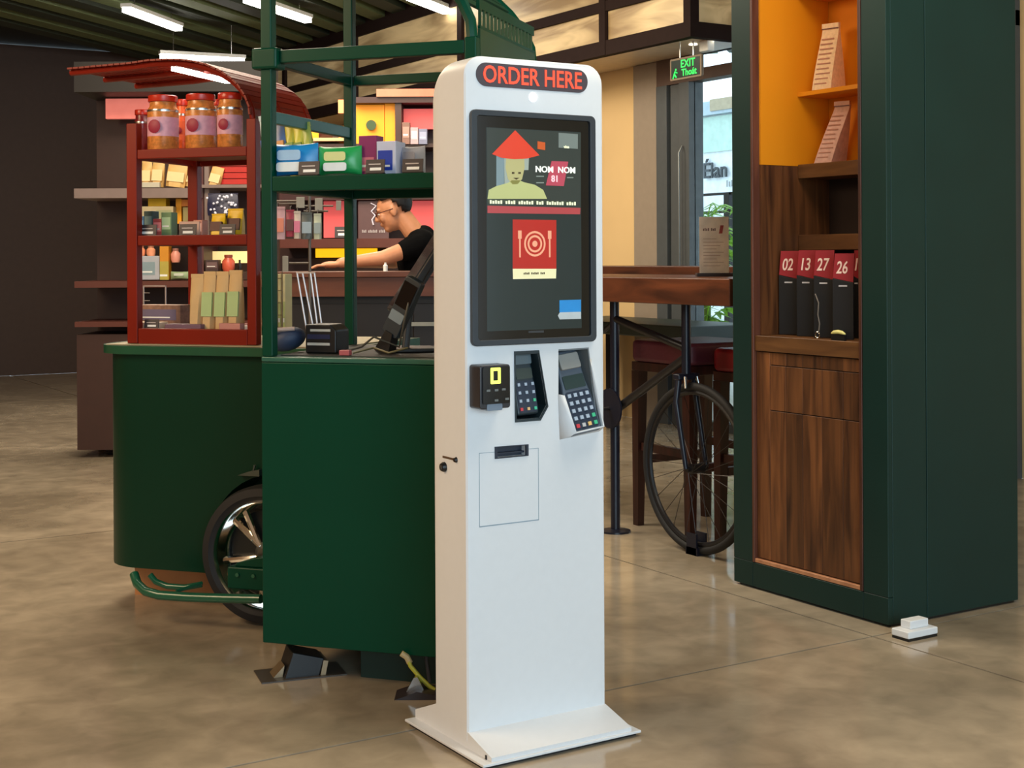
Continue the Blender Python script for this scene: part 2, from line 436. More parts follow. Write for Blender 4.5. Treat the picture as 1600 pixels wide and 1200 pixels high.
for k in range(36):
    a = k * 2.4; L = random.uniform(.35, .6); up = random.uniform(.3, .85)
    b = MB(); d = Vector((math.cos(a), math.sin(a), 0)); s = Vector((-d.y, d.x, 0)); c = []
    for i in range(9):
        t = i / 8; c.append(Vector((0, 0, 1.45 - .28 * (k % 4))) + d * L * t + Vector((0, 0, up * t - .6 * t * t)))
    b.tube(c, .006, 5)
    for i in range(1, 9):
        for sg in (1, -1):
            q = c[i]; tip = q + s * sg * .2 * (1 - i / 12) + d * .08 + Vector((0, 0, -.06))
            w = d * .035
            b.add([q - w, q + w, tip + Vector((0, 0, .001)), q + Vector((0, 0, .006))], [(0, 1, 2), (0, 3, 1), (1, 3, 2), (2, 3, 0)])
    b.build('frond', LEAF, pm)

# ---------------------------------------------------------------- ordering kiosk
KP = cw(-.1102, 3.3256)
KW, KD, KH = .40, .155, 1.654
kx, ky = KP.x + KW / 2, KP.y + KD / 2
K = thing('ordering_kiosk', 'tall white self-service kiosk with ORDER HERE sign and dark touch screen', 'kiosk', (kx, ky, 0))
def kp(px, py):
    s, z = hit(px, py, (KP.x, KP.y), 0.0)
    return s - KW / 2, z
fy = -KD / 2
zb = .052
rings = []
R = .048
for y, d in [(fy, .004), (fy + .004, 0), (KD / 2 - .05, 0)] + [(KD / 2 - .05 + .05 * math.sin(q), .05 * (1 - math.cos(q))) for q in [math.radians(v) for v in (18, 36, 54, 72, 90)]]:
    e = .004 if d == .004 else 0
    out = [(-KW / 2 + e, y, .03), (KW / 2 - e, y, .03)]
    top = KH - d
    for (a, b) in arc(KW / 2 - R - e, top - R, R, 0, 90, 6) + arc(-KW / 2 + R + e, top - R, R, 90, 180, 6): out.append((a, y, b))
    rings.append(out)
body = MB().loft(rings).build('body', WHITE, K)
# card terminal recesses
def quad(pts): return [kp(*p) for p in pts]
m1 = quad([(802, 549), (840.5, 547), (855, 635), (843, 657), (803.5, 660)])
m2 = quad([(871.5, 546), (919, 543), (930, 640), (927, 676), (893, 678), (871.5, 617)])
slot = quad([(771.7, 698), (824, 694), (824, 712), (772, 717)])
def shrink(poly, s):
    cx_ = sum(p[0] for p in poly) / len(poly); cz_ = sum(p[1] for p in poly) / len(poly)
    return [(cx_ + (p[0] - cx_) * s, cz_ + (p[1] - cz_) * s) for p in poly]
cuts = []
for poly, dp in ((shrink(m1, .93), .075), (m2, .085), (shrink(slot, .88), .03)):
    c = MB().prism(poly, fy - .03, fy + dp).build('cutter', None, K); cuts.append(c)
cut(body, cuts)
def ring_prism(mb, outer, inner, y0, y1):
    n = len(outer)
    v = [(a, y0, b) for a, b in outer] + [(a, y0, b) for a, b in inner] + [(a, y1, b) for a, b in outer] + [(a, y1, b) for a, b in inner]
    f = []
    for i in range(n):
        j = (i + 1) % n
        f += [(i, j, n + j, n + i), (2 * n + i, 3 * n + i, 3 * n + j, 2 * n + j), (i, 2 * n + i, 2 * n + j, j), (n + i, n + j, 3 * n + j, 3 * n + i)]
    return mb.add(v, f)
DKTEAL = mat('dark_slate_plastic', (34, 48, 54), .4)
rb = MB(); ring_prism(rb, m1, shrink(m1, .93), fy - .003, fy + .002)
ring_prism(rb, shrink(m1, .935), shrink(m1, .91), fy + .0021, fy + .07)
rb.prism(shrink(m1, .925), fy + .068, fy + .074)
tag(rb.build('terminal_recess', DKTEAL, K), 'dark slanted terminal recess')
rb = MB(); rb.prism(shrink(m2, .99), fy + .078, fy + .084); ring_prism(rb, shrink(m2, .995), shrink(m2, .965), fy + .003, fy + .079)
rb.build('terminal_recess', mat('recess_grey', (120, 126, 128), .5), K)
sb = MB(); ring_prism(sb, slot, shrink(slot, .86), fy - .003, fy + .002); sb.prism(shrink(slot, .87), fy + .02, fy + .028)
sb.box(slot[0][0] + .005, slot[1][0] - .005, fy + .008, fy + .02, slot[2][1] + .008, slot[2][1] + .012)
sb.build('receipt_slot', mat('slot_navy', (34, 42, 58), .4), K)
# base: flared profile with a lip and rubber foot
y0, y1 = fy - .108, KD / 2 + .110
bm_ = MB().prism([(y0, .024), (y0, .012), (y1, .012), (y1, .036), (KD / 2, zb + .028), (fy, zb)], -KW / 2 + .0006, KW / 2 - .0006, axis='x')
bs = bm_.build('base', WHITE, K)
lp = MB().box(-KW / 2 - .026, KW / 2 + .024, y0 - .008, y1 + .008, .008, .0145).build('base_plate', WHITE, K, bevel=.002)
MB().box(-KW / 2 - .018, KW / 2 + .016, y0 + .004, y1 - .004, 0, .008).build('rubber_foot', RUBBER, K)
MB().box(-KW / 2 - .0015, -KW / 2 + .001, y0 + .020, y0 + .026, .0145, .024).build('weld_notch', BLACKM, K)
# sign
a0, b0 = kp(742.5, 118); a1, b1 = kp(916.5, 127)
zt = (kp(830, 103.5)[1]); zl = (kp(830, 140)[1])
sg = MB().prism(rrect(a0, a1, zl, zt, (zt - zl) / 2 - .0005, 8), fy - .002, fy + .002).build('sign', mat('sign_backing', (74, 64, 70), .4), K)
oh = text('sign_letters', 'ORDER HERE', .0625, mat('red_led_letters', (250, 74, 48), .5, emit=.5, var=0), sg, ((a0 + a1) / 2, fy - .0025, (zl + zt) / 2 - .001), off=.0007, xs=1.0)
wd = max(v.co.x for v in oh.data.vertices) - min(v.co.x for v in oh.data.vertices)
tw = kp(905, 125)[0] - kp(751, 118)[0]; hh = max(v.co.y for v in oh.data.vertices) - min(v.co.y for v in oh.data.vertices)
for v in oh.data.vertices: v.co.x *= tw / wd; v.co.y *= (.74 * (zt - zl)) / hh
p = kp(831.6, 151.9)
MB().lathe([(0.0001, -.001), (.0105, -.001), (.0115, 0), (.0115, .002), (.0001, .002)], axis='y').build('indicator_light', mat('white_led', (250, 252, 255), .4, emit=1.3), K, loc=(p[0], fy - .001, p[1]))
# screen
sx0 = kp(732.5, 350)[0]; sx1 = kp(926.5, 350)[0]; sz1 = kp(829, 176.5)[1]; sz0 = kp(833, 537)[1]
bz = MB(); n_ = rrect(sx0, sx1, sz0, sz1, .014); i_ = rrect(sx0 + .017, sx1 - .017, sz0 + .014, sz1 - .014, .007)
ring_prism(bz, n_, i_, fy - .012, fy + .0)
sc_bez = bz.build('screen_bezel', BEZEL, K, bevel=.002)
gl = MB().prism(i_, fy - .007, fy).build('screen', GLOSSB, K)
ax0 = kp(757, 350)[0]; ax1 = kp(904.5, 350)[0]; az1 = kp(830, 203)[1]; az0 = kp(830, 515)[1]
sy = fy - .0072
def sgrid(px, py):  # screen pixel -> local
    return kp(px, py)
def flat(name, pts, m, lv=0, parent=gl, label=None):
    o = MB().prism([sgrid(*p) for p in pts], sy - .0003 * (lv + 1), sy - .0003 * lv + .0001).build(name, m, parent, smooth=False)
    if label: o['label'] = label
    return o
def smat(n, c, e=.22): return mat('screen_' + n, c, .12, emit=e, var=.02)
MB().prism([(ax0, az0), (ax1, az0), (ax1, az1), (ax0, az1)], sy, sy + .002).build('display', smat('base', (34, 46, 48), .2), gl)
flat('banner_picture', [(757, 200), (904, 208), (903, 332), (758, 334)], smat('picture', (48, 56, 54), .2), 0)
flat('blue_stripe', [(772, 242), (784, 242), (785, 300), (772, 302)], smat('bluegrey', (116, 136, 142)), 1)
flat('white_stripe', [(784, 242), (793, 242), (793, 300), (784, 301)], smat('stripe', (150, 160, 150)), 1)
flat('white_stripe', [(813, 242), (823, 242), (822, 266), (814, 266)], smat('stripe', (200, 204, 190)), 1)
flat('figure_head', [(788, 240), (815, 241), (816, 262), (812, 280), (805, 288), (797, 288), (790, 280), (786, 262)], smat('skin', (172, 166, 116)), 2)
flat('figure_torso', [(758, 311), (760, 297), (772, 291), (790, 286), (796, 282), (808, 282), (815, 285), (832, 289), (845, 297), (851, 311)], smat('torso', (176, 180, 122)), 2)
flat('eye', [(796, 269), (800, 269), (800, 272), (796, 272)], smat('dk', (70, 60, 40)), 3)
flat('eye', [(806, 269), (810, 269), (810, 272), (806, 272)], smat('dk', (70, 60, 40)), 3)
flat('mouth', [(798, 278), (808, 278), (803, 281)], smat('dk', (70, 60, 40)), 3)
flat('conical_hat', [(801, 204), (839, 243), (820, 248), (800, 249), (780, 247), (765, 241)], smat('hat', (200, 60, 42), .3), 4)
flat('badge', [(836, 221), (848, 223), (848, 235), (836, 233)], smat('orange', (190, 84, 40)), 3)
flat('logo_box', [(869, 208), (899, 210), (899, 233), (869, 231)], smat('logo', (110, 120, 116)), 2)
text('logo_text', 'vina', .010, smat('lt', (224, 228, 190), .35), gl, (*[sgrid(881, 230)[0], sy - .0014, sgrid(881, 230)[1]],), off=.0003)
flat('pink_emblem', [(858, 252), (884, 253), (877, 291), (849, 290)], smat('pink', (176, 70, 88)), 3)
text('screen_letters', 'NOM  NOM', .021, smat('white', (232, 236, 226), .42), gl, (sgrid(864, 266)[0], sy - .0016, sgrid(864, 266)[1]), off=.0004, xs=1.06)
text('screen_letters', '81', .022, smat('pinkl', (236, 190, 196), .35), gl, (sgrid(863, 280)[0], sy - .0016, sgrid(863, 280)[1]), off=.0006)
for (px0, px1, py) in ((834, 846, 275), (882, 892, 277), (834, 846, 285)):
    flat('text_line', [(px0, py), (px1, py), (px1, py + 1.6), (px0, py + 1.6)], smat('grey', (130, 140, 134)), 3)
flat('caption_strip', [(758, 311), (893, 315), (893, 320), (758, 317)], smat('cap', (60, 70, 58)), 2)
words('caption', gl, (sgrid(830, 317)[0], sy - .0012, sgrid(830, 317)[1]), .25, .0085, smat('lt', (224, 228, 190), .35), (5, 4, 6, 3, 7, 4))
flat('red_band', [(758, 321.5), (903, 325), (902.5, 335), (758, 333)], smat('band', (164, 66, 70), .25), 2)
flat('menu_card', [(797.5, 343), (865.5, 344), (865.5, 420), (797.5, 420)], smat('redcard', (164, 38, 34), .3), 1)
flat('menu_card_footer', [(797.5, 420), (865.5, 420), (865, 435), (798, 436)], smat('cream', (216, 210, 166), .32), 1)
words('footer_text', gl, (sgrid(831, 427)[0], sy - .0009, sgrid(831, 427)[1]), .062, .005, smat('dk', (70, 60, 40)), (4, 5, 3))
pc = sgrid(832, 381)
for r0, r1 in ((.031, .026), (.021, .016), (.0075, .0001)):
    b = MB(); ring_prism(b, arc(0, 0, r0, 0, 345, 23), arc(0, 0, r1, 0, 345, 23), 0, .0003)
    b.build('plate_icon', smat('icon', (216, 150, 120), .32), gl, loc=(pc[0], sy - .001, pc[1]))
for sx_ in (-1, 1):
    MB().box(-.0022, .0022, 0, .0004, -.033, .012).box(-.005, .005, 0, .0004, .012, .032).build('cutlery_icon', smat('icon', (216, 150, 120), .32), gl, loc=(pc[0] + sx_ * .043, sy - .001, pc[1]))
flat('blue_sticker', [(870.5, 469), (904, 468), (904, 487), (870.5, 488)], mat('blue_sticker', (34, 132, 200), .4, emit=.15), 1)
flat('white_sticker', [(868, 493), (871, 488), (904, 487), (904, 498), (871, 499)], mat('white_sticker', (200, 208, 210), .4), 1)
flat('maker_mark', [(822, 517), (846, 516), (846, 519.5), (822, 520)], mat('dim_mark', (52, 54, 56), .4), 1)
# code reader box
q = [kp(731.5, 569.5), kp(731.5, 637.5)]
rw = .084; rz0, rz1 = q[1][1] + .0, q[0][1] - .0
rx0 = q[0][0] + .001
rd = MB().prism(rrect(rx0, rx0 + rw, rz0, rz1, .007), fy - .050, fy + .001).build('code_reader', mat('reader_case', (44, 42, 46), .35), K, bevel=.003)
MB().prism(rrect(rx0 + .006, rx0 + rw - .004, rz0 + .012, rz1 - .004, .005), fy - .054, fy - .049).build('reader_face', GLOSSB, rd)
YEL = mat('yellow_led', (214, 224, 90), .4, emit=1.0)
zx = rx0 + .040; zz = rz0 + .078
b = MB(); ring_prism(b, rrect(zx - .0135, zx + .0135, zz - .019, zz + .019, .002), rrect(zx - .0065, zx + .0065, zz - .0115, zz + .0115, .001), fy - .0555, fy - .0535)
b.build('digit_display', YEL, rd)
for dx_, dz_ in ((-.020, -.034), (.002, -.034), (.022, -.033), (.002, -.058), (.031, -.056)):
    MB().box(-.005, .005, -.001, .001, -.0025, .0025).build('key_mark', mat('faint_mark', (110, 114, 112), .5), rd, loc=(zx + dx_, fy - .0545, zz + dz_))
MB().prism(rrect(rx0 + .018, rx0 + .06, rz0 - .004, rz0 + .012, .004), fy - .052, fy - .01).build('reader_window', mat('reader_lens', (120, 134, 150), .1), rd)
# paper door, lock, key slot
d0 = kp(747.5, 708); d1 = kp(841, 812)
e_ = .0012
b = MB()
for (xa, xb, za, zc) in ((d0[0], d0[0] + e_, d1[1], d0[1]), (d1[0] - e_, d1[0], d1[1], d0[1]), (d0[0], d1[0], d1[1] - e_, d1[1] + e_), (d0[0], slot[0][0], d0[1] - e_, d0[1]), (slot[1][0], d1[0], d0[1] - e_, d0[1])):
    b.box(xa, xb, fy - .0006, fy + .001, za, zc)
b.build('paper_door_seam', mat('seam_grey', (140, 158, 170), .6), K, smooth=False)
s, z = hit(693.8, 729.5, (KP.x, KP.y), math.pi / 2)
lk = MB().lathe([(.0001, -.010), (.009, -.010), (.012, -.004), (.012, .001), (.0001, .001)], axis='x').build('lock', BLACK, K, loc=(-KW / 2, fy + s, z))
MB().box(-.0105, -.0100, -.001, .001, -.005, .005).build('keyhole', STEEL, lk)
s0, z = hit(691, 713.5, (KP.x, KP.y), math.pi / 2); s1, _ = hit(710, 713.5, (KP.x, KP.y), math.pi / 2)
ly = sorted((fy + s0, fy + s1))
b = MB().box(-KW / 2 - .001, -KW / 2 + .001, ly[0], ly[1], z - .0025, z + .0025)
b.build('key_slot', mat('scratch_brown', (92, 70, 52), .5), K)
MB().lathe([(.0001, -.006), (.005, -.006), (.007, 0), (.0001, 0)], axis='x').build('key_pin', BLACKM, K, loc=(-KW / 2, ly[0] - .006, z))
# cradle of the right terminal
cr = quad([(871, 618), (894, 679), (927, 678), (932, 640), (937, 672), (936, 676), (874, 688), (871, 640)])
b = MB()
lc0 = kp(870.5, 616); lc1 = kp(873.5, 687); lc2 = kp(935.5, 674); lc3 = kp(921, 560)
b.add([(lc0[0], fy, lc0[1]), (lc1[0], fy, lc1[1]), (lc2[0], fy, lc2[1]), (lc3[0] + .003, fy, lc3[1]),
       (lc0[0] + .018, fy - .004, lc0[1] - .004), (lc1[0] + .028, fy - .034, lc1[1] + .018), (lc2[0] - .008, fy - .034, lc2[1] + .016), (lc3[0] + .006, fy - .004, lc3[1] - .02)],
      [(0, 1, 5, 4), (1, 2, 6, 5), (2, 3, 7, 6)])
crd = b.build('terminal_cradle', WHITE, K)
sm_ = crd.modifiers.new('s', 'SOLIDIFY'); sm_.thickness = .004

# payment terminals held in the recesses
def terminal(name, label, loc, w, h, tilt, body_c, kcols, rows, roll=0.0, paper=True):
    t = thing(name, label, 'terminal', loc, 0, None); t.rotation_euler = (tilt, roll, 0)
    prof = [(-w / 2 * 1.0, 0), (w / 2 * 1.0, 0), (w / 2 * .98, h * .45), (w / 2 * .86, h * .6), (w / 2 * .84, h), (-w / 2 * .84, h), (-w / 2 * .86, h * .6), (-w / 2 * .98, h * .45)]
    bd = MB().prism(prof, 0, .036).build('body', body_c, t, bevel=.007)
    MB().prism(rrect(-w * .36, w * .36, h * .53, h * .69, .003), -.0022, .002).build('screen', mat('terminal_lcd', (58, 72, 70), .15), t)
    if paper:
        MB().prism(rrect(-w * .35, w * .35, h * .76, h * .95, .005), -.010, .002).build('printer_cover', mat('printer_cover_grey', (150, 148, 142), .45), t, bevel=.003)
    else:
        MB().prism(rrect(-w * .38, w * .38, h * .74, h * .97, .005), -.006, .002).build('printer_cover', mat('printer_cover_dark', (92, 106, 112), .3), t, bevel=.002)
    MB().prism(rrect(-w * .42, w * .42, h * .04, h * .5, .008), -.001, .002).build('keypad', mat('keypad_blue', (36, 48, 66), .45), t)
    for r in range(rows):
        for c in range(kcols):
            kxp = -w * .31 + c * w * .62 / (kcols - 1); kz = h * .09 + r * h * .36 / (rows - 1)
            cc = (170, 184, 200)
            if r == 0: cc = ((206, 60, 70), (190, 190, 190), (230, 190, 120), (70, 190, 140))[c] if kcols == 4 else ((206, 60, 70), (232, 190, 130), (70, 190, 150))[c]
            if r == 1 and c == kcols - 1: cc = (70, 190, 140)
            MB().box(-w * .055, w * .055, -.003, .001, -h * .022, h * .022).build('key', mat('key_%d_%d_%d' % cc, cc, .4), t, loc=(kxp, -.001, kz))
    return t
ta = kp(829, 656)
terminal('card_terminal', 'dark teal card terminal sunk in the narrow middle recess of the kiosk', (kx + ta[0] - .004, ky + fy + .004, ta[1] + .012), .064, .166, math.radians(-10), DKTEAL, 3, 4, math.radians(-2), False)
tb = kp(909, 680)
terminal('card_terminal', 'slate grey card terminal with printer cover in the white cradle of the kiosk', (kx + tb[0] - .002, ky + fy - .030, tb[1] + .012), .086, .212, math.radians(-19), mat('slate_case', (84, 94, 106), .4), 4, 5, math.radians(-7))
# ---------------------------------------------------------------- green counter cart with canopy frame (local x along the front, y into depth)
def lw(x, y, z=0.0):
    v = C0 + E1 * x + E2 * y; return Vector((v.x, v.y, z))
def lx(px, y, py=400):
    """cart-frame x seen at a pixel column at local depth y"""
    a, _ = ab(px, py)
    c18, s18 = math.cos(math.radians(18)), math.sin(math.radians(18))
    return (a * (3.95 + c18 * y) + .705 - s18 * y) / (c18 + s18 * a)
def lz(px, py, x, y):
    a, b = ab(px, py)
    Y = 3.95 - math.sin(math.radians(18)) * x + math.cos(math.radians(18)) * y
    return CAMZ + b * Y
G = thing('counter_cart', 'green counter cart with square-tube canopy frame right behind the white kiosk', 'cart', lw(0, 0), RE)
CWd, CDp = .67, .58
MB().box(0, CWd, 0, .012, .098, .885).build('front_panel', GREEN, G, bevel=.003)
MB().box(0, .012, .013, CDp, .098, .885).build('side_panel', GREEN, G, bevel=.002)
MB().box(CWd - .012, CWd, .013, CDp, .098, .885).build('side_panel', GREEN, G, bevel=.002)
MB().box(.013, CWd - .013, CDp - .012, CDp, .098, .885).build('back_panel', GREEN, G)
MB().box(.013, CWd - .013, .013, CDp - .013, .098, .11).build('bottom_panel', GREEN, G)
MB().box(.262, CWd - .03, .085, .5, 0, .0975).build('plinth', mat('plinth_green', (8, 44, 38), .5), G)
MB().box(0, CWd, 0, CDp, .886, .900).build('worktop', mat('worktop_green', (40, 92, 76), .3, coat=.3), G, bevel=.003)
MB().box(.035, CWd - .04, .05, CDp - .04, .9005, .903).build('counter_mat', mat('counter_mat_dark', (52, 50, 46), .6), G)
PW = .034
def post(x, y, z0, z1, w=PW):
    return MB().box(x - w / 2, x + w / 2, y - w / 2, y + w / 2, z0, z1).build('post', GREEN, G, bevel=.004)
post(.018, .018, .9005, 2.10); post(.020, CDp - .02, .9005, 2.10, .032)
post(.626, .018, .9005, 1.765); post(.626, CDp - .02, .9005, 1.765, .032)
# collar at the corner
MB().box(-.022, .058, -.012, .048, 1.705, 1.765).build('post_collar', GREEN, G, bevel=.008)
def beam(x0, x1, y0, y1, z0, z1, nm='beam', m=None): return MB().box(x0, x1, y0, y1, z0, z1).build(nm, m or GREEN, G, bevel=.003)
beam(.059, .608, .004, .034, 1.722, 1.758); beam(.040, .609, CDp - .036, CDp - .006, 1.722, 1.752)
beam(.006, .034, .049, CDp - .037, 1.722, 1.756); beam(.612, .640, .036, CDp - .037, 1.722, 1.752)
SBL = mat('teal_rail', (44, 100, 92), .35)
beam(.008, .030, .036, CDp - .037, 1.556, 1.590, 'side_rail', SBL)
# shelf
beam(.0355, CWd, .001, .016, 1.363, 1.405, 'shelf_edge'); beam(.0355, CWd, .0165, CDp - .037, 1.388, 1.396, 'shelf_board')
beam(.001, .0355, .0355, CDp - .037, 1.363, 1.400, 'shelf_edge'); beam(.037, CWd, CDp - .0365, CDp - .01, 1.363, 1.398, 'shelf_edge')
beam(CWd - .02, CWd, .017, CDp - .038, 1.363, 1.387, 'shelf_edge')
# vaulted roof on the right, flat towards the left post
def roofpts(n=16):
    base = [(.626, 1.765), (.622, 1.81), (.598, 1.862), (.555, 1.918), (.50, 1.972), (.42, 2.03), (.30, 2.075), (.16, 2.095), (.02, 2.10)]
    return base
for y in (.018, CDp - .02):
    MB().tube([(x, y, z) for x, z in roofpts()], .016, 8).build('roof_bow', GREEN, G)
pts = roofpts()
slatm = mat('roof_slat_green', (34, 66, 44), .4)
sgl = [math.dist(pts[i], pts[i + 1]) for i in range(len(pts) - 1)]
for k in range(24):
    dd = (k + .5) / 24 * sum(sgl); i = 0
    while i < len(sgl) - 1 and dd > sgl[i]: dd -= sgl[i]; i += 1
    u = dd / sgl[i]
    x = pts[i][0] * (1 - u) + pts[i + 1][0] * u; z = pts[i][1] * (1 - u) + pts[i + 1][1] * u
    an = math.atan2(pts[i + 1][1] - pts[i][1], pts[i + 1][0] - pts[i][0])
    if z < 1.86: continue
    MB().box(-.013, .013, 0, CDp + .02, -.004, .004).build('roof_slat', slatm, G, loc=(x + .012 * math.sin(an) * -1, -.01, z + .018 * abs(math.cos(an))), rot=(0, -an, 0))
MB().box(.634, .642, .04, CDp - .04, 1.792, 1.800).build('lattice_rail', GREEN, G)
MB().box(.630, .640, .04, CDp - .04, 1.846, 1.872).build('lattice_rail', GREEN, G)
MB().box(.634, .642, .04, CDp - .04, 1.700, 1.7915).build('lattice_board', slatm, G)
for k in range(15):
    y = .045 + k * .033
    MB().box(.634, .641, y, y + .010, 1.8001, 1.8459).build('baluster', slatm, G)

def item(name, label, cat, px0, px1, y, z, builder, group=None, parent_rz=None, lean=0.0, turn=0.0, top=None):
    """a thing standing at cart-frame depth y on height z; width from the pixel span, height from the top pixel row"""
    x0, x1 = lx(px0, y), lx(px1, y)
    xm = (x0 + x1) / 2; w = x1 - x0
    h = lz((px0 + px1) / 2, top, xm, y) - z if top else None
    t = thing(name, label, cat, lw(xm, y, z), RE, group)
    t.rotation_euler = (0, lean, RE + turn)
    builder(t, w, h)
    return t

def pouch(m, d=.05, band=None, lab=None):
    def f(t, w, h):
        rings = []
        for k in range(9):
            u = k / 8; hw = w / 2 * (.94 + .05 * math.sin(u * 3.1)); dd = d / 2 * max(.06, (1 - u ** 1.6))
            rings.append([(a, b, h * u) for a, b in [(-hw, -dd * .5), (-hw * .6, -dd), (hw * .6, -dd), (hw, -dd * .5), (hw, dd * .5), (hw * .6, dd), (-hw * .6, dd), (-hw, dd * .5)]])
        MB().loft(rings).build('bag', m, t)
        MB().box(-w * .49, w * .49, -.004, .004, h * .93, h).build('top_seal', m, t)
        if band: MB().box(-w * .42, w * .42, -.004, .004, 0, h * .42).build('label', band, t, loc=(0, -d / 2 * .98 + .002, h * .22), rot=(-math.atan(d * .30 / h), 0, 0))
    return f
def pillow(m, m2, d=.05, l2=None):
    def f(t, w, h):
        rings = []
        n = 12
        for k in range(n + 1):
            u = k / n; x = -w / 2 + w * u
            q = math.sin(math.pi * min(1, max(0, (u - .04) / .92))) ** .45 if 0.04 < u < .96 else 0.0
            dd = max(.002, d / 2 * q); hh = h / 2 * (1 - .08 * q)
            rings.append([(x, dd * math.cos(a) * (1.0), h / 2 + hh * math.copysign(abs(math.sin(a)) ** .6, math.sin(a))) for a in [2 * math.pi * j / 16 for j in range(16)]])
        MB().loft(rings).build('wrapper', m, t)
        def badge(nm, x0, x1, z0, z1, mm, e):
            rr = rrect(x0, x1, z0, z1, min(x1 - x0, z1 - z0) * .3)
            MB().prism([(a, b) for a, b in rr], -d / 2 - e, -d / 2 + .002).build(nm, mm, t)
        badge('label', -w * .28, w * .22, h * .48, h * .78, m2, .0015)
        if l2: badge('label', -w * .3, w * .24, h * .14, h * .42, l2, .001)
    return f
def carton(m, m2=None, d=.05, lab=(.1, .9, .3, .8)):
    def f(t, w, h):
        MB().box(-w / 2, w / 2, -d / 2, d / 2, 0, h).build('carton', m, t, bevel=.002)
        if m2:
            MB().box(-w / 2 + w * lab[0], -w / 2 + w * lab[1], -d / 2 - .001, -d / 2 + .001, h * lab[2], h * lab[3]).build('label', m2, t)
            MB().box(-w / 2 + w * lab[0] * 1.3, -w / 2 + w * lab[1] * .85, -d / 2 - .0015, -d / 2, h * (lab[2] + .1), h * (lab[2] + .16)).build('print_line', WHT, t)
    return f
def pricetag(t, w, h):
    MB().box(-w / 2, w / 2, -.002, .002, .002, h).build('card', BLKTAG, t, rot=(-.15, 0, 0))
    MB().box(-w * .34, w * .3, -.0035, -.0015, h * .62, h * .7).build('print_line', mat('tag_print', (190, 180, 176), .6), t, rot=(-.15, 0, 0))
    MB().box(-w * .26, w * .34, -.0035, -.0015, h * .22, h * .42).build('price', WHT, t, rot=(-.15, 0, 0))
    MB().box(-w * .45, w * .45, -.002, .016, 0, .003).build('foot', BLACK, t)
zs = 1.4055
BLUE = mat('sky_blue_foil', (28, 132, 200), .3); LBL = mat('pale_blue_label', (150, 190, 226), .4); WLB = mat('white_label', (214, 226, 232), .5)
GRN = mat('bright_green_foil', (38, 160, 84), .3); YLB = mat('pale_green_label', (206, 214, 150), .5)
item('snack_pack', 'light blue pillow snack pack on the green shelf beside the left post', 'snack', 425, 497, .05, zs, pillow(BLUE, LBL, .06, WLB), 'snacks on the green cart shelf', top=224)
item('snack_pack', 'bright green pillow snack pack with a cream label on the green shelf', 'snack', 499, 565, .05, zs, pillow(GRN, YLB, .06, WLB), 'snacks on the green cart shelf', top=228)
item('snack_box', 'magenta upright snack box on the green cart shelf', 'box', 566, 594, .08, zs, carton(mat('magenta_card', (132, 34, 96), .4), mat('pink_print', (206, 110, 130), .5), .05, (.15, .85, .1, .45)), 'snacks on the green cart shelf', top=213)
item('snack_box', 'white box with a royal blue front on the green cart shelf', 'box', 596, 626, .075, zs, carton(mat('white_blue_card', (198, 206, 232), .4), mat('royal_blue', (30, 62, 170), .4), .07, (.08, .82, .12, .72)), 'snacks on the green cart shelf', top=222)
item('snack_pack', 'pale grey pillow snack pack at the right end of the green shelf', 'snack', 626, 664, .09, zs, pillow(mat('pale_grey_foil', (176, 176, 184), .35), mat('grey_label', (150, 150, 160), .5), .05), 'snacks on the green cart shelf', top=228)
for p0, p1, tp, lab in ((466, 498, 252, 'small dark price tag in front of the light blue snack pack'), (571, 600, 249, 'small dark price tag in front of the magenta snack box'), (628, 660, 248, 'small dark price tag in front of the pale grey snack pack')):
    item('price_tag', lab, 'price tag', p0, p1, .008 + (.0), zs, pricetag, 'price tags on the green cart shelf', top=tp)
for i, (p0, p1, tp, c, c2, lab) in enumerate(((420, 441, 178, (196, 208, 214), (60, 110, 190), 'pale blue chip bag with dark stripe behind the light blue snack pack'), (438, 458, 182, (86, 112, 160), (214, 150, 90), 'blue chip bag with orange foot behind the light blue snack pack'),
        (458, 472, 186, (188, 180, 60), (120, 150, 60), 'mustard yellow snack bag behind the light blue pack'), (471, 485, 186, (206, 196, 70), (110, 140, 60), 'lemon yellow snack bag, middle of the three yellow ones'), (484, 498, 190, (170, 176, 80), (226, 214, 120), 'olive yellow snack bag nearest the green snack pack'))):
    item('snack_bag', lab, 'snack', p0, p1, .24, 1.3965, pouch(mat('bagc%d' % i, c, .35), .05, mat('bagl%d' % i, c2, .4)), 'bags at the back of the green cart shelf', lean=-.16, top=tp)

# things on the cart worktop
zc = .9035
def pos(t, w, h):
    MB().box(-.085, .085, -.07, .07, 0, .012).build('base', BLACK, t, bevel=.004)
    MB().tube([(0, 0, .01), (.01, .01, .10), (.035, .01, .17)], [.012, .011, .010]).build('stand_arm', BEZEL, t)
    tb_ = MB().box(-.012, .012, -.12, .12, -.145, .16).build('tablet', BLACK, t, bevel=.006, loc=(.045, 0, .235), rot=(0, math.radians(33), 0))
    MB().box(-.0135, -.0119, -.108, .108, -.13, .145).build('screen', GLOSSB, tb_)
    MB().box(.012, .03, -.03, .03, -.04, .05).build('mount', BEZEL, tb_)
t = item('point_of_sale_tablet', 'black tilted point-of-sale tablet on a stand beside the kiosk back', 'tablet', 600, 664, .26, zc, pos)
t.rotation_euler = (0, 0, RE + .5)
x_, y_ = lx(628, .22), .22
ps = thing('payment_terminal', 'long dark handheld terminal leaning up on the cart worktop', 'terminal', lw(lx(596, .16), .16, zc), RE)
ps.rotation_euler = (0, math.radians(28), RE - .15)
MB().prism(rrect(-.028, .028, .06, .24, .01), -.014, .014).build('body', mat('dark_slate', (46, 54, 60), .35), ps, bevel=.004)
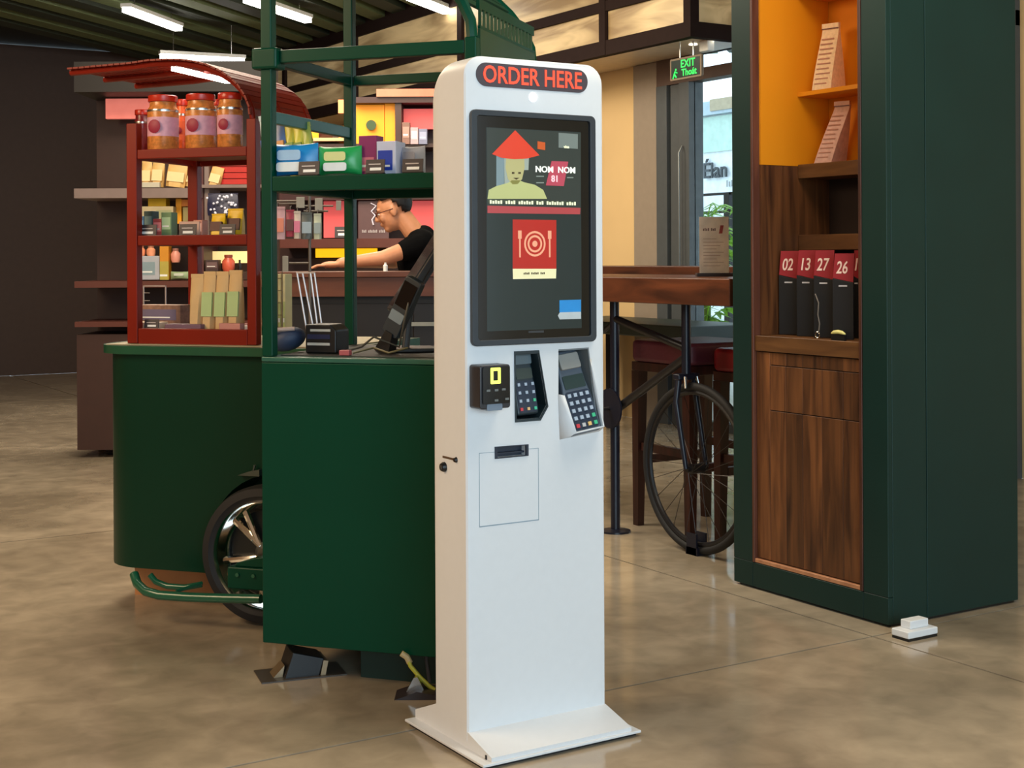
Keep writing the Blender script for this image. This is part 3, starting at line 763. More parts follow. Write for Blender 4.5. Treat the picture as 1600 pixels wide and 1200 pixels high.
MB().prism(rrect(-.023, .023, .105, .135, .003), -.017, -.013).build('keypad_strip', mat('pale_slate', (122, 136, 144), .4), ps)
MB().prism(rrect(-.023, .023, .15, .225, .003), -.016, -.013).build('screen', GLOSSB, ps)
MB().prism([(-.02, .003), (.03, .003), (.012, .07), (-.012, .07)], -.02, .02).build('cradle', BLACK, ps)
def printer(t, w, h):
    MB().prism([(-w / 2, 0), (w / 2, 0), (w / 2, h * .8), (w * .3, h), (-w / 2, h)], -.045, .045).build('body', BLACK, t, bevel=.005)
    MB().box(-w * .42, w * .30, -.0475, -.045, h * .28, h * .37).build('trim_strip', mat('pale_strip', (190, 186, 176), .4), t)
    MB().box(-w * .32, w * .32, -.0475, -.045, h * .76, h * .84).build('trim_strip', mat('pale_strip', (190, 186, 176), .4), t)
    MB().box(-w * .42, w * .3, -.0470, -.045, h * .5, h * .66).build('window', mat('printer_navy', (34, 42, 72), .3), t)
item('receipt_printer', 'black receipt printer with pale trim strips on the cart worktop', 'printer', 486, 534, .16, zc, printer, top=506)
def cushion(t, w, h):
    MB().ell((0, 0, h * .5), (w * .52, .05, h * .5), rot=Matrix.Rotation(-.3, 3, 'Y')).build('pouch', mat('navy_fabric', (44, 58, 84), .6, bump=.2), t)
    MB().tube([(-w * .5, -.03, h * .55), (-w * .1, -.05, h * .95), (w * .35, -.03, h * .98)], .006).build('piping', mat('pale_piping', (176, 156, 146), .6), t)
item('navy_pouch', 'rounded navy pouch lying on the cart worktop by the left post', 'pouch', 422, 474, .2, zc, cushion, top=512)
def rack(t, w, h):
    b = MB()
    for (xa, xb) in ((-w * .42, -w * .05), (-w * .25, w * .18), (.0, w * .28), (w * .12, w * .42)):
        b.tube([(xa, -.03, h), (xb, -.03, h * .05)], .0028, 6)
    b.tube([(-w * .44, -.03, h), (w * .14, -.03, h)], .003, 6).tube([(-w * .1, -.03, .004), (w * .45, -.03, .004), (w * .45, .05, .004), (-w * .1, .05, .004)], .003, 6, closed=True)
    b.tube([(w * .45, -.03, .004), (w * .45, .03, .03), (w * .4, .05, .06)], .003, 6)
    b.build('wire_frame', mat('pale_wire', (192, 180, 176), .35, .4), t)
item('wire_display_stand', 'empty pale wire stand slanting up from the cart worktop', 'stand', 466, 516, .34, zc, rack, top=426)
def cable(t, w, h):
    MB().tube([(-.10, 0, .006), (-.05, .02, .02), (0, -.01, .05), (.06, .03, .02), (.09, 0, .10), (.10, .02, .17)], .0035, 8).build('cable', mat('cable_grey', (70, 66, 56), .5), t)
    MB().tube([(-.06, -.02, .004), (-.01, .01, .018), (.05, -.02, .006), (.1, .0, .02)], .003, 8).build('cable', mat('cable_olive', (96, 88, 56), .5), t)
item('cable_tangle', 'tangle of thin cables on the cart worktop below the tablet', 'cable', 545, 625, .12, zc, cable)
item('red_tag', 'small faded red tag beside the receipt printer', 'tag', 530, 546, .06, zc, carton(mat('faded_red', (170, 84, 88), .5), None, .02), top=547)

# caster foot, floor cable under the cart
ft = thing('floor_clamp', 'black ribbed floor ramp block under the left of the green cart', 'block', ground(468, 1052), RC + .35)
MB().prism([(-.055, 0), (.045, 0), (.06, .05), (-.03, .075)], -.05, .05).build('block', BLACK, ft, bevel=.004)
MB().box(.046, .060, -.052, .052, .0, .055).build('metal_edge', mat('bronze_edge', (150, 128, 100), .35, .6), ft, rot=(0, .2, 0))
MB().prism([(-.085, 0), (-.056, 0), (-.05, .035)], -.03, .03).build('metal_edge', mat('bronze_edge', (150, 128, 100), .35, .6), ft)
MB().box(-.12, .12, -.065, .065, 0, .0035).build('plate', mat('floor_plate', (70, 62, 54), .4), ft, loc=(.0, 0, .0003))
cbp = ground(652, 1085)
cbl = thing('power_outlet_cable', 'yellow-green striped cable rising from a dark floor outlet behind the kiosk', 'cable', (cbp.x, cbp.y, 0), RC)
MB().tube([(.045, .0, .012), (.03, .0, .022), (.005, .005, .045), (-.02, .005, .075), (-.028, .01, .098), (-.04, .01, .108)], .006, 8).build('cable', mat('cable_yellow', (186, 184, 60), .4), cbl)
MB().tube([(-.022, .01, .082), (-.030, .01, .098), (-.045, .01, .108)], .0085, 8).build('cable_sleeve', mat('cable_sleeve', (196, 176, 130), .5), cbl)
MB().prism([(-.06, 0), (.06, 0), (.05, .012), (.0, .022), (-.03, .01)], -.05, .04).build('outlet_cover', mat('outlet_dark', (46, 38, 40), .4), cbl)
MB().prism([(-.03, .012), (.02, .012), (.0, .052), (-.01, .05)], -.02, .0).build('metal_flap', STEEL, cbl)
MB().tube([(.03, .04, .02), (.02, .045, .08), (.025, .05, .13)], .005, 8).build('cable', mat('cable_dark', (60, 60, 66), .4), cbl)

# ---------------------------------------------------------------- green wheeled cart behind, left
GREEN2 = mat('deep_green_enamel', (0, 46, 30), 0.34, var=0.05, scale=3, spec=.25)
V = thing('wheeled_cart', 'dark green rounded wheeled cart with a spoked wheel and curved bumper tube', 'cart', lw(0, 0), RE)
wcx, wcz, wr_ = -.262, .226, .222
vy = .585
# body shell: rounded at the far left corner, wheel arch cut away at the front
rad = .16; xl, xr = -.95, -.02; yb_ = 1.25
out = [(xr, vy), (xr, yb_), (xl, yb_)] + [(xl + rad - rad * math.cos(math.radians(a)), vy + rad - rad * math.sin(math.radians(a))) for a in range(0, 91, 15)]
arch = [(wcx + (wr_ + .024) * math.cos(math.radians(a)), wcz + (wr_ + .024) * math.sin(math.radians(a))) for a in range(0, 181, 10)]
vb = MB().prism(out, .135, .855, axis='z').build('body', GREEN2, V)
cu_ = MB().prism([(wcx + wr_ + .024, .0)] + arch + [(wcx - wr_ - .024, .0)], vy - .05, vy + .17).build('cutter', None, V)
cut(vb, [cu_])
ab_ = MB(); ring_prism(ab_, [(wcx + (wr_ + .03) * math.cos(math.radians(a)), wcz + (wr_ + .03) * math.sin(math.radians(a))) for a in range(-20, 205, 9)], [(wcx + (wr_ + .021) * math.cos(math.radians(a)), wcz + (wr_ + .021) * math.sin(math.radians(a))) for a in range(-20, 205, 9)], vy - .008, vy + .03)
out2 = [(xr, vy - .025), (xr, yb_), (xl - .02, yb_)] + [(xl - .02 + rad - rad * math.cos(math.radians(a)), vy - .025 + rad - rad * math.sin(math.radians(a))) for a in range(0, 91, 15)]
MB().prism(out2, .857, .885, axis='z').build('worktop', mat('worktop_green2', (18, 76, 52), .3, coat=.3), V)
MB().box(xl + .05, xr - .03, vy + .0, yb_ - .05, .886, .889).build('counter_mat', mat('counter_paper', (160, 148, 118), .6), V)
# wheel at the front of the arch
wh = MB().lathe([(wr_ * .76, -.034), (wr_ * .86, -.048), (wr_ * .97, -.042), (wr_, -.022), (wr_, .022), (wr_ * .97, .042), (wr_ * .86, .048), (wr_ * .76, .034), (wr_ * .76, -.034)], axis='y', seg=56, cap=False)
wt = wh.build('wheel', RUBBER, V, loc=(wcx, vy - .055, wcz))
b = MB()
prof = [(wr_ * .80, -.040), (wr_ * .775, -.046), (wr_ * .73, -.036), (wr_ * .68, -.012), (wr_ * .63, -.004), (wr_ * .63, .004), (wr_ * .68, .012), (wr_ * .775, .036)]
rings = []
for r, h in prof + [prof[0]]:
    rings.append([(r * math.cos(2 * math.pi * k / 56), h, r * math.sin(2 * math.pi * k / 56)) for k in range(56)])
b.loft(rings, cap=False); b.build('rim', CHROME, wt)
for k in range(5):
    a = math.radians(200 + 72 * k)
    for da in (-.16, .16):
        p0 = Vector((.035 * math.cos(a), -.014, .035 * math.sin(a))); p1 = Vector((wr_ * .69 * math.cos(a + da), -.010, wr_ * .69 * math.sin(a + da)))
        MB().capsule(p0, p1, .010, .012, 8).build('spoke', CHROME, wt)
MB().lathe([(.0001, -.03), (.022, -.03), (.040, -.015), (.042, .015), (.0001, .02)], axis='y').build('hub', mat('hub_metal', (120, 122, 118), .3, .9), wt)
MB().lathe([(.0001, .01), (wr_ * .66, .01), (wr_ * .66, .016), (.0001, .016)], axis='y').build('brake_disc', mat('disc_dark', (14, 18, 16), .5), wt)
# gear case in front of the wheel, bumper tubes, side lamp bracket, tan stone stopper
gy = vy - .17
gz0, gz1 = lz(380, 925, -.2, gy), lz(380, 890, -.2, gy)
gx0 = lx(351, gy); MB().box(gx0, -.03, gy - .0, gy + .06, gz0, gz1).build('gear_case', GREEN, V, bevel=.006)
MB().prism([(gx0 + .02, gz1), (-.03, gz1), (-.03, gz1 + .06), (gx0 + .09, gz1 + .03), (gx0 + .03, gz1 + .012)], gy + .01, gy + .05).build('gear_case', GREEN, V, bevel=.004)
for px_ in (368, 393):
    MB().lathe([(.0001, -.006), (.006, -.006), (.006, .002), (.0001, .002)], axis='y').build('bolt', mat('bolt_green', (40, 90, 64), .4), V, loc=(lx(px_, gy), gy, (gz0 + gz1) / 2 + .012))
ty = vy - .20
def bp_(px, py, y): x = lx(px, y); return (x, y, lz(px, py, x, y))
MB().tube([bp_(206, 897, ty + .05), bp_(211, 912, ty + .03), bp_(224, 924, ty), bp_(245, 930, ty), bp_(290, 933, ty), bp_(350, 935, ty), bp_(404, 936, ty)], .0150, 12).build('bumper_tube', mat('tube_green', (16, 84, 58), .3, coat=.3), V)
y2 = ty + .09
MB().tube([bp_(231, 898, y2), bp_(240, 909, y2), bp_(258, 916, y2), bp_(285, 918, y2), bp_(312, 913, y2 + .02)], .010, 10).build('bumper_tube', mat('tube_green', (16, 84, 58), .3, coat=.3), V)
MB().tube([bp_(272, 924, ty + .02), bp_(312, 911, y2 + .02)], .006, 8).build('bumper_stay', mat('tube_green', (16, 84, 58), .3, coat=.3), V)
MB().prism([(-.03, 0), (.05, .0), (.05, .022), (.01, .014)], -.02, .0).build('lamp_bracket', mat('bracket_grey', (88, 98, 92), .3, .6), V, loc=(lx(386, vy), vy - .002, lz(386, 742, lx(386, vy), vy)))
MB().tube([(.02, -.01, .0), (.03, -.012, .035)], .004).build('lamp_bracket', mat('bracket_grey', (88, 98, 92), .3, .6), V, loc=(lx(386, vy), vy - .002, lz(386, 742, lx(386, vy), vy)))
MB().box(-.90, -.50, .75, 1.2, 0, .134).build('underbody', mat('under_timber', (178, 118, 70), .6), V)
MB().box(-.08, -.03, .8, 1.2, 0, .134).build('underbody', mat('under_timber', (178, 118, 70), .6), V)

# ---------------------------------------------------------------- red shelf with a vaulted slat roof on the wheeled cart
sy0, sy1 = .63, 1.06
sxl, sxr = lx(205, sy0), lx(399, sy0)
S = thing('red_display_shelf', 'red-brown display shelf with a barrel slat roof on the wheeled green cart', 'shelf', lw(0, 0), RE)
def sbx(nm, x0, x1, y0, y1, z0, z1, m=RED, bv=.003): return MB().box(x0, x1, y0, y1, z0, z1).build(nm, m, S, bevel=bv)
pw_l = lx(213, sy0) - sxl; pw_r = sxr - lx(379, sy0)
zsp = lz(385, 185, sxr, sy0)
sbx('post', sxl - .02, sxl + pw_l, sy0, sy0 + .035, .8895, zsp)
sbx('post', sxr - .034, sxr, sy0, sy0 + .035, .8895, zsp)
sbx('post', sxl - .02, sxl + pw_l, sy1 - .035, sy1, .8895, zsp)
rxr = lx(404, sy1)
sbx('post', rxr - .03, rxr, sy1 - .035, sy1, .8895, zsp)
xa, xb = sxl + pw_l + .001, sxr - .035
zz = lambda py: lz(300, py, (xa + xb) / 2, sy0)
tiers = [(zz(540), zz(514)), (zz(383), zz(367)), (zz(246), zz(231))]
for z0, z1 in tiers:
    sbx('shelf_rail', xa, xb, sy0 + .002, sy0 + .022, z0, z1); sbx('shelf_rail', xa, rxr - .031, sy1 - .022, sy1 - .002, z0, z1)
    MB().prism([(xa, sy0 + .0225), (xb, sy0 + .0225), (rxr - .01, sy1 - .036), (rxr - .031, sy1 - .036), (rxr - .031, sy1 - .0225), (xa, sy1 - .0225)], z1 - .014, z1 - .004, axis='z').build('shelf_board', mat('red_shelf_board', (120, 62, 36), .4), S)
    MB().prism([(sxr - .03, sy0 + .036), (sxr - .010, sy0 + .036), (rxr - .006, sy1 - .036), (rxr - .026, sy1 - .036)], z0, z1, axis='z').build('shelf_rail', RED, S); sbx('shelf_rail', sxl - .016, sxl + .006, sy0 + .036, sy1 - .036, z0, z1)
vx = lx(230, sy0)
def vault(px_list, y): return [bp_(p, q, y) for p, q in px_list]
def vpts(y):
    z_sp = zsp; hz = lz(290, 97, lx(290, sy0), sy0) - zsp; cxv = lx(262, sy0); rx = sxr - .017 - cxv
    right = [(cxv + rx * math.cos(math.radians(a)), y, z_sp + hz * math.sin(math.radians(a))) for a in range(0, 91, 10)]
    cl = sxl; left = [(cl + (cxv - cl) * .5, y, z_sp + hz * 1.0), (cl, y, z_sp + hz * .97), (cl - .25, y, z_sp + hz * .93)]
    return right + left
for y in (sy0 + .015, (sy0 + sy1) / 2, sy1 - .015):
    MB().tube(vpts(y), .0105, 8).build('roof_bow', RED, S)
vp = vpts(0)
seglen = [math.dist((vp[i][0], vp[i][2]), (vp[i + 1][0], vp[i + 1][2])) for i in range(len(vp) - 1)]
NSL = 34
for k in range(NSL):
    dd = (k + .5) / NSL * sum(seglen); i = 0
    while i < len(seglen) - 1 and dd > seglen[i]: dd -= seglen[i]; i += 1
    u = dd / seglen[i]
    x = vp[i][0] * (1 - u) + vp[i + 1][0] * u; z = vp[i][2] * (1 - u) + vp[i + 1][2] * u
    an = math.atan2(vp[i + 1][2] - vp[i][2], vp[i + 1][0] - vp[i][0])
    MB().box(-.010, .010, 0, sy1 - sy0 + .03, -.003, .003).build('roof_slat', RED, S, loc=(x, sy0 - .01, z + .012), rot=(0, -an, 0))
tb_ = thing('tube_lamp', 'white tube lamp glowing under the red slat roof', 'lamp', lw(-.68, 0, lz(270, 106, -.68, .65)), RE)
GLOW = mat('white_tube_glow', (255, 250, 238), .5, emit=12, var=0)
MB().box(-.009, .009, .66, 1.03, -.008, .006).build('tube', GLOW, tb_)
MB().box(-.012, .012, .655, 1.035, .0065, .016).build('housing', mat('lamp_housing', (200, 196, 190), .4), tb_)

# jars on the top tier
def jar(c_lab, c_lid, c_body):
    def f(t, w, h):
        r = w / 2
        MB().lathe([(r * .0001, 0), (r * .92, 0), (r, h * .03), (r, h * .70), (r * .96, h * .76), (r * .86, h * .80), (r * .84, h * .88), (.0001, h * .885)], seg=28).build('body', c_body, t)
        MB().lathe([(.0001, h * .885), (r * .93, h * .885), (r * .95, h * .9), (r * .95, h * .985), (r * .9, h), (.0001, h)], seg=28).build('lid', c_lid, t)
        MB().lathe([(r * 1.012, h * .26), (r * 1.012, h * .60)] , seg=28).build('label', c_lab, t)
        MB().lathe([(r * .3, 0), (r * .45, -.003), (r * .3, -.006)], axis='y', seg=14, c=(0, -r * 1.0, h * .43)).build('emblem', mat('crimson_emblem', (150, 28, 56), .5), t)
        MB().lathe([(r * 1.006, h * .70), (r * 1.012, h * .72), (r * 1.006, h * .74)], seg=28).build('rib', STEEL, t)
    return f
JB = mat('cookie_jar_body', (206, 128, 62), .25, var=.35, scale=60); JP = mat('pink_jar_label', (216, 160, 176), .5, var=.1, scale=60); JL = mat('red_jar_lid', (186, 42, 20), .3)
jz = tiers[2][1] - .0035
for p0, p1, tp, lab, yy in ((234, 276, 150, 'pink-labelled cookie jar with red lid, left of the front three', .70), (293, 335, 148, 'pink-labelled cookie jar with red lid, middle of the front three', .70), (342, 377, 146, 'pink-labelled cookie jar with red lid against the right red post', .70)):
    item('cookie_jar', lab, 'jar', p0, p1, yy, jz, jar(JP, JL, JB), 'jars on the top tier of the red shelf', top=tp)
for p0, p1, tp, c, lab in ((212, 234, 172, (120, 30, 34), 'dark red jar behind, at the left end of the top tier'), (276, 297, 156, (230, 96, 40), 'orange jar standing back between the left and middle cookie jars'), (332, 350, 156, (150, 100, 84), 'brown jar standing back between the middle and right cookie jars')):
    item('back_jar', lab, 'jar', p0, p1, .86, jz, jar(mat('jlab%d' % c[0], c, .5), JL, mat('jbody%d' % c[0], c, .3, var=.3, scale=60)), 'jars on the top tier of the red shelf', top=tp)

# middle tier goods
mz = tiers[1][1] - .0035
YB = mat('yellow_bag', (236, 190, 20), .4)
item('yellow_bag', 'bright yellow snack bag beside the right red post', 'snack', 331, 352, .70, mz, pouch(YB, .05, mat('brown_label', (96, 60, 50), .6)), 'yellow bags on the red shelf', top=334)
item('yellow_bag', 'bright yellow snack bag half hidden by the right red post', 'snack', 356, 380, .73, mz, pouch(YB, .05, mat('brown_label', (96, 60, 50), .6)), 'yellow bags on the red shelf', top=326)
item('price_tag', 'brown price tag in front of the yellow snack bags', 'price tag', 342, 366, .665, mz, pricetag, 'price tags on the red shelf', top=350)
item('price_tag', 'brown price tag at the left end of the middle tier', 'price tag', 215, 243, .665, mz, pricetag, 'price tags on the red shelf', top=351)
item('price_tag', 'brown price tag left of centre on the middle tier', 'price tag', 279, 305, .665, mz, pricetag, 'price tags on the red shelf', top=350)
for i, (p0, p1, tp, c, lab) in enumerate(((219, 229, 338, (60, 110, 150), 'small blue carton at the left of the middle tier'), (229, 243, 330, (40, 66, 60), 'dark green carton on the middle tier'), (243, 257, 342, (196, 84, 80), 'pink-red carton on the middle tier'), (256, 272, 332, (110, 140, 96), 'sage green carton on the middle tier'), (306, 320, 344, (206, 140, 120), 'salmon carton leaning near the middle tier centre'))):
    item('snack_carton', lab, 'box', p0, p1, .74, mz, carton(mat('cart%d' % i, c, .5), mat('cartl%d' % i, tuple(min(255, v + 60) for v in c), .5), .04), 'cartons on the middle tier of the red shelf', top=tp)
item('folded_leaflet', 'pinkish leaflet lying against the carton near the middle tier centre', 'leaflet', 280, 312, .72, mz, carton(mat('leaflet_pink', (206, 168, 150), .6), None, .01), None, top=346)
# lower tier
bz_ = tiers[0][1] - .0035
KB = mat('kraft_bag', (206, 170, 118), .7, var=.06); KG = mat('green_bag_label', (168, 190, 130), .6)
for p0, p1, tp, lm, lab in ((298, 318, 428, None, 'plain kraft bag, leftmost of the tall bags on the lower tier'), (318, 337, 424, KG, 'tall kraft bag with a green strip left of the broad-labelled one'), (338, 357, 424, KG, 'tall kraft bag with the broad green label'), (358, 378, 422, KG, 'tall kraft bag with a green label beside the red post')):
    item('kraft_bag', lab, 'bag', p0, p1, .72, bz_, pouch(KB, .06, lm), 'tall kraft bags on the lower tier', top=tp)
item('price_tag', 'dark price tag at the left end of the lower tier', 'price tag', 224, 246, .665, bz_, pricetag, 'price tags on the red shelf', top=499)
item('cream_box', 'low cream box at the left of the lower tier', 'box', 214, 254, .72, bz_, carton(mat('cream_card', (226, 200, 168), .6), None, .06), top=503)
item('flat_packet', 'flat purple-grey packet lying at the front of the lower tier', 'packet', 262, 318, .69, bz_, carton(mat('purple_grey', (112, 82, 98), .5), None, .05), 'flat packets on the lower tier', top=506)
item('flat_packet', 'flat pink packet lying beside the right red post', 'packet', 344, 377, .66, bz_, carton(mat('dusty_pink', (190, 128, 118), .5), None, .03), 'flat packets on the lower tier', top=505)
item('produce_box', 'brown woven produce box behind the cream box', 'box', 222, 290, .86, bz_, carton(mat('brown_box', (140, 104, 84), .6, var=.3, scale=50), mat('lavender_print', (110, 100, 124), .5), .08), top=476)
def crate(t, w, h):
    b = MB()
    for x in (-w / 2, w / 2 - .004):
        b.box(x, x + .004, 0, .004, 0, h)
    for z in (0, h - .004): b.box(-w / 2, w / 2, 0, .004, z, z + .004)
    for k in range(1, 5): b.box(-w / 2, -w / 2 + w * .28, -.001, .003, h * k / 5, h * k / 5 + .002)
    b.build('wire_frame', mat('pale_wire', (192, 180, 176), .35, .4), t)
item('wire_frame_holder', 'pale wire frame holder behind the lower tier', 'rack', 222, 258, .98, bz_, crate, top=446)

# ---------------------------------------------------------------- tall wire basket of cream cartons just inside the green post
def basket(t, w, h):
    MB().box(-w / 2, w / 2, -.05, .05, 0, .004).build('tray', BLACKM, t)
    b = MB()
    for k in range(6): b.box(-w / 2, w / 2, -.053, -.050, h * (k + .4) / 6, h * (k + .4) / 6 + .003)
    for k in range(5): b.box(-w / 2 + w * k / 4 - .0015, -w / 2 + w * k / 4 + .0015, -.054, -.051, 0, h)
    b.build('wire_grid', mat('dark_wire', (96, 84, 60), .5), t)
BK = item('wire_basket', 'dark wire basket holding cream paper tubes inside the green post', 'basket', 422, 451, .72, .8895, basket, top=424)
for k, (p0, p1) in enumerate(((422, 429), (430, 436), (437, 443), (444, 450))):
    item('paper_tube', ['cream paper tube in the wire basket, first from the green post', 'cream paper tube in the wire basket, second from the green post', 'cream paper tube in the wire basket, third from the green post', 'cream paper tube in the wire basket, farthest from the green post'][k], 'carton', p0, p1, .72, .894, carton(mat('cream_tube', (216, 204, 152), .6), mat('tube_band', (176, 186, 120), .6), .05, (.1, .9, .2, .6)), 'cream tubes in the wire basket', top=428)
item('cream_carton', 'narrow cream carton seen between the red post and the green post', 'carton', 392, 402, .80, .8895, carton(mat('cream_card2', (226, 190, 150), .6), None, .05), top=424)
# ---------------------------------------------------------------- tall green cabinet with orange niche, right
CP = ground(1146, 911)
CA = -math.pi / 2
def cx_(px, py=700): return hit(px, py, (CP.x, CP.y), CA)[0]
def cz_(px, py): return hit(px, py, (CP.x, CP.y), CA)[1]
CB = thing('display_cabinet', 'tall dark green display cabinet with orange niche and walnut door', 'cabinet', (CP.x, CP.y, 0), CA)
cwid = cx_(1386); sl = cx_(1174); sr = cx_(1347)
dep = .62; TOP = 2.45
def cbx(nm, x0, x1, y0, y1, z0, z1, m=CREEN, bv=.002): return MB().box(x0, x1, y0, y1, z0, z1).build(nm, m, CB, bevel=bv)
zr = cz_(1174, 878)
cbx('stile', 0, sl, 0, .02, zr + .001, TOP); cbx('stile', sr, cwid, 0, .02, zr + .001, TOP)
cbx('bottom_rail', sl + .001, sr - .001, 0, .02, .008, zr); cbx('bottom_rail', 0, sl, 0, .02, .008, zr); cbx('bottom_rail', sr, cwid, 0, .02, .008, zr)
cbx('foot_shadow_gap', .01, cwid - .01, .02, dep - .01, 0, .0075, BLACK, 0)
cbx('side_panel', cwid - .018, cwid, .0205, .175, .008, TOP); cbx('side_panel', cwid - .018, cwid, .178, dep, .008, TOP)
cbx('side_panel', 0, .018, .0205, dep, .008, TOP)
cbx('back_panel', .019, cwid - .019, dep - .018, dep, .008, TOP)
cbx('top_panel', .019, cwid - .019, .021, dep - .019, TOP - .02, TOP)
# brown edging round the opening
EDG = wood('edge_wood', (70, 38, 28), (104, 62, 46))
cbx('edging', sl + .001, sl + .012, -.002, .045, zr + .001, TOP - .03, EDG); cbx('edging', sr - .014, sr - .001, -.002, .045, zr + .001, TOP - .03, EDG)
ia, ib = sl + .0125, sr - .0145
z1s = cz_(1260, 529)        # counter level
zo = cz_(1176, 257)         # start of the orange
nd = .36
cbx('edging', ia, ib, .0, .020, zr + .002, zr + .016, wood('pale_edge', (150, 98, 66), (186, 130, 92)))
cbx('side_lining', ia, ia + .008, .03, nd, z1s, zo - .001, WALNUT, 0); cbx('side_lining', ia, ia + .008, .03, nd, zo, TOP - .03, ORANGE, 0)
cbx('side_lining', ib - .008, ib, .03, nd, z1s, zo - .001, WALNUT, 0); cbx('side_lining', ib - .008, ib, .03, nd, zo, TOP - .03, ORANGE, 0)
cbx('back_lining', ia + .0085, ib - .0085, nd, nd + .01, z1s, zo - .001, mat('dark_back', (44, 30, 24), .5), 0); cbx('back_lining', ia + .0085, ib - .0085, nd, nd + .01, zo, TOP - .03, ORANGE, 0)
fs = .205
cbx('niche_roof', ia, ib, .03, nd, TOP - .029, TOP - .021, ORANGE, 0)
def zat(px, py, back): # height seen on a plane set back from the face
    return hit(px, py, (CP.x + back, CP.y), CA)[1]
def xat(px, py, back): return hit(px, py, (CP.x + back, CP.y), CA)[0]
def shelf(pt, pb, m):
    z1 = zat(1250, pt, fs); z0 = zat(1250, pb, fs)
    cbx('niche_shelf', ia + .009, ib - .009, fs, nd - .001, z0, z1, m); return z1
z_up = shelf(144, 151, ORANGE); z_mid = shelf(257, 279, OAKW); z_low = shelf(367, 391, OAKW)
z_top = shelf(-12, -4, ORANGE)
# worktop and plank door
cbx('worktop', ia, ib, .004, nd, z1s - .055, z1s - .001, OAKW)
door = cbx('door', ia + .001, ib - .001, .020, .034, zr + .017, z1s - .056, mat('door_core', (60, 34, 20), .6), 0)
cols = [cx_(p) for p in (1183, 1199, 1224, 1250, 1280, 1313, 1343)]
cols[0] = ia + .002; cols[-1] = ib - .002
rows = [zr + .018, cz_(1220, 644), cz_(1220, 572.5), z1s - .057]
random.seed(9)
for i in range(6):
    for j in range(3):
        x0, x1 = cols[i], cols[i + 1]
        if i == 0 and j > 0: continue
        za, zb_ = (rows[j], rows[j + 1]) if i else (rows[0], rows[3])
        MB().box(x0 + .0008, x1 - .0008, .010 + random.uniform(0, .002), .0198, za + .0015, zb_ - .0015).build('plank', WALNUT, door, bevel=.001)
# paper bags in the niche
def tall_bag(m, d, prt, lean_x=0.0):
    def f(t, w, h):
        rings = []
        for k in range(9):
            u = k / 8; hw = w / 2 * (1 - .14 * u); dd = d / 2 * max(.08, 1 - u ** 1.3); ox = lean_x * u
            rings.append([(a + ox, b, h * u * .94) for a, b in [(-hw, -dd), (hw, -dd), (hw, dd), (-hw, dd)]])
        MB().loft(rings).build('bag', m, t, smooth=False)
        hw = w / 2 * .88
        MB().box(-hw + lean_x * .95, hw + lean_x * .95, -.008, .004, h * .92, h).build('folded_top', m, t)
        MB().box(-hw + lean_x * .94, hw + lean_x * .94, -.0086, -.0078, h * .915, h * .93).build('dark_clip', mat('clip_brown', (92, 40, 44), .5), t)
        sl_ = math.atan(d / 2 / h)
        for j in range(10):
            u = .08 + .075 * j; hw2 = w / 2 * (1 - .14 * u) * .8; yy = -d / 2 * max(.08, 1 - u ** 1.3) - .0006
            MB().box(-hw2 + lean_x * u, hw2 * (.6 + .4 * ((j * 7) % 5) / 5) + lean_x * u, yy - .0004, yy + .0012, h * u, h * (u + .018)).build('print_line', mat('bag_print', (176, 120, 96), .7), t)
    return f
def cabitem(nm, label, cat, p0, p1, back, z, top, builder, group=None, turn=0.0):
    xm = (xat(p0, 400, back) + xat(p1, 400, back)) / 2; w = abs(xat(p1, 400, back) - xat(p0, 400, back))
    pc_ = (p0 + p1) / 2; h = zat(pc_, top, back) - z
    w *= math.cos(math.radians(58.2)) / math.cos(math.radians(58.2) - turn)
    t = thing(nm, label, cat, (CP.x + back, CP.y - xm, z), CA + turn, group)
    builder(t, w, h); return t
cabitem('paper_bag', 'cream printed paper bag on the upper orange shelf of the cabinet', 'bag', 1279, 1312, .262, z_up + .0005, 37, tall_bag(PAPER, .10, None, .012), 'paper bags in the orange niche', .25)
cabitem('paper_bag', 'cream and mauve paper bag leaning right on the wooden shelf of the cabinet', 'bag', 1282, 1312, .262, z_mid + .0005, 160, tall_bag(mat('mauve_paper', (206, 160, 140), .8, var=.12, scale=60), .10, None, .055), 'paper bags in the orange niche', .25)
# table number holders
def holder(num):
    def f(t, w, h):
        MB().prism([(-w / 2, 0), (w / 2, 0), (w / 2, h * .66), (-w / 2, h * .71)], -.006, .006).build('holder', mat('holder_black', (22, 22, 24), .35), t, bevel=.001)
        MB().prism([(-w / 2 + .001, h * .715), (w / 2 - .001, h * .665), (w / 2 + .004, h), (-w / 2 + .008, h)], -.0045, .0045).build('red_top', mat('holder_red', (152, 26, 34), .45), t)
        n = text('number', num, h * .20, mat('number_cream', (250, 214, 196), .5), t, (-w * .06, -.0052, h * .83), off=.0008, xs=.66, shear=.2)
        MB().box(-w * .2, w * .2, -.0072, -.0058, h * .615, h * .632).build('pale_mark', mat('pale_mark', (196, 190, 190), .4), t)
    return f
bk_ = .10
for i, (p0, p1, top, nm, b_) in enumerate(((1213, 1250, 392, '02', .125), (1241, 1276, 391, '13', .10), (1267, 1305, 391, '27', .075), (1296, 1337, 396, '26', .05))):
    cabitem('table_number_stand', ['leftmost black stand with a red top on the cabinet worktop, reading 02', 'second black red-topped stand from the left, reading 13', 'third black red-topped stand, behind the cord, reading 27', 'front right black stand with a red top, reading 26'][i], 'number stand', p0, p1, b_, z1s + .0005, top, holder(nm), 'table number stands', .62)
cabitem('table_number_stand', 'black red-topped stand cut off by the right cabinet edging', 'number stand', 1329, 1345, .14, z1s + .0005, 391, holder('1'), 'table number stands', .62)
kc = thing('key_chain', 'dark cord with a silver ring hanging in front of number 27', 'keychain', (CP.x + .035, CP.y - cx_(1268), z1s), CA)
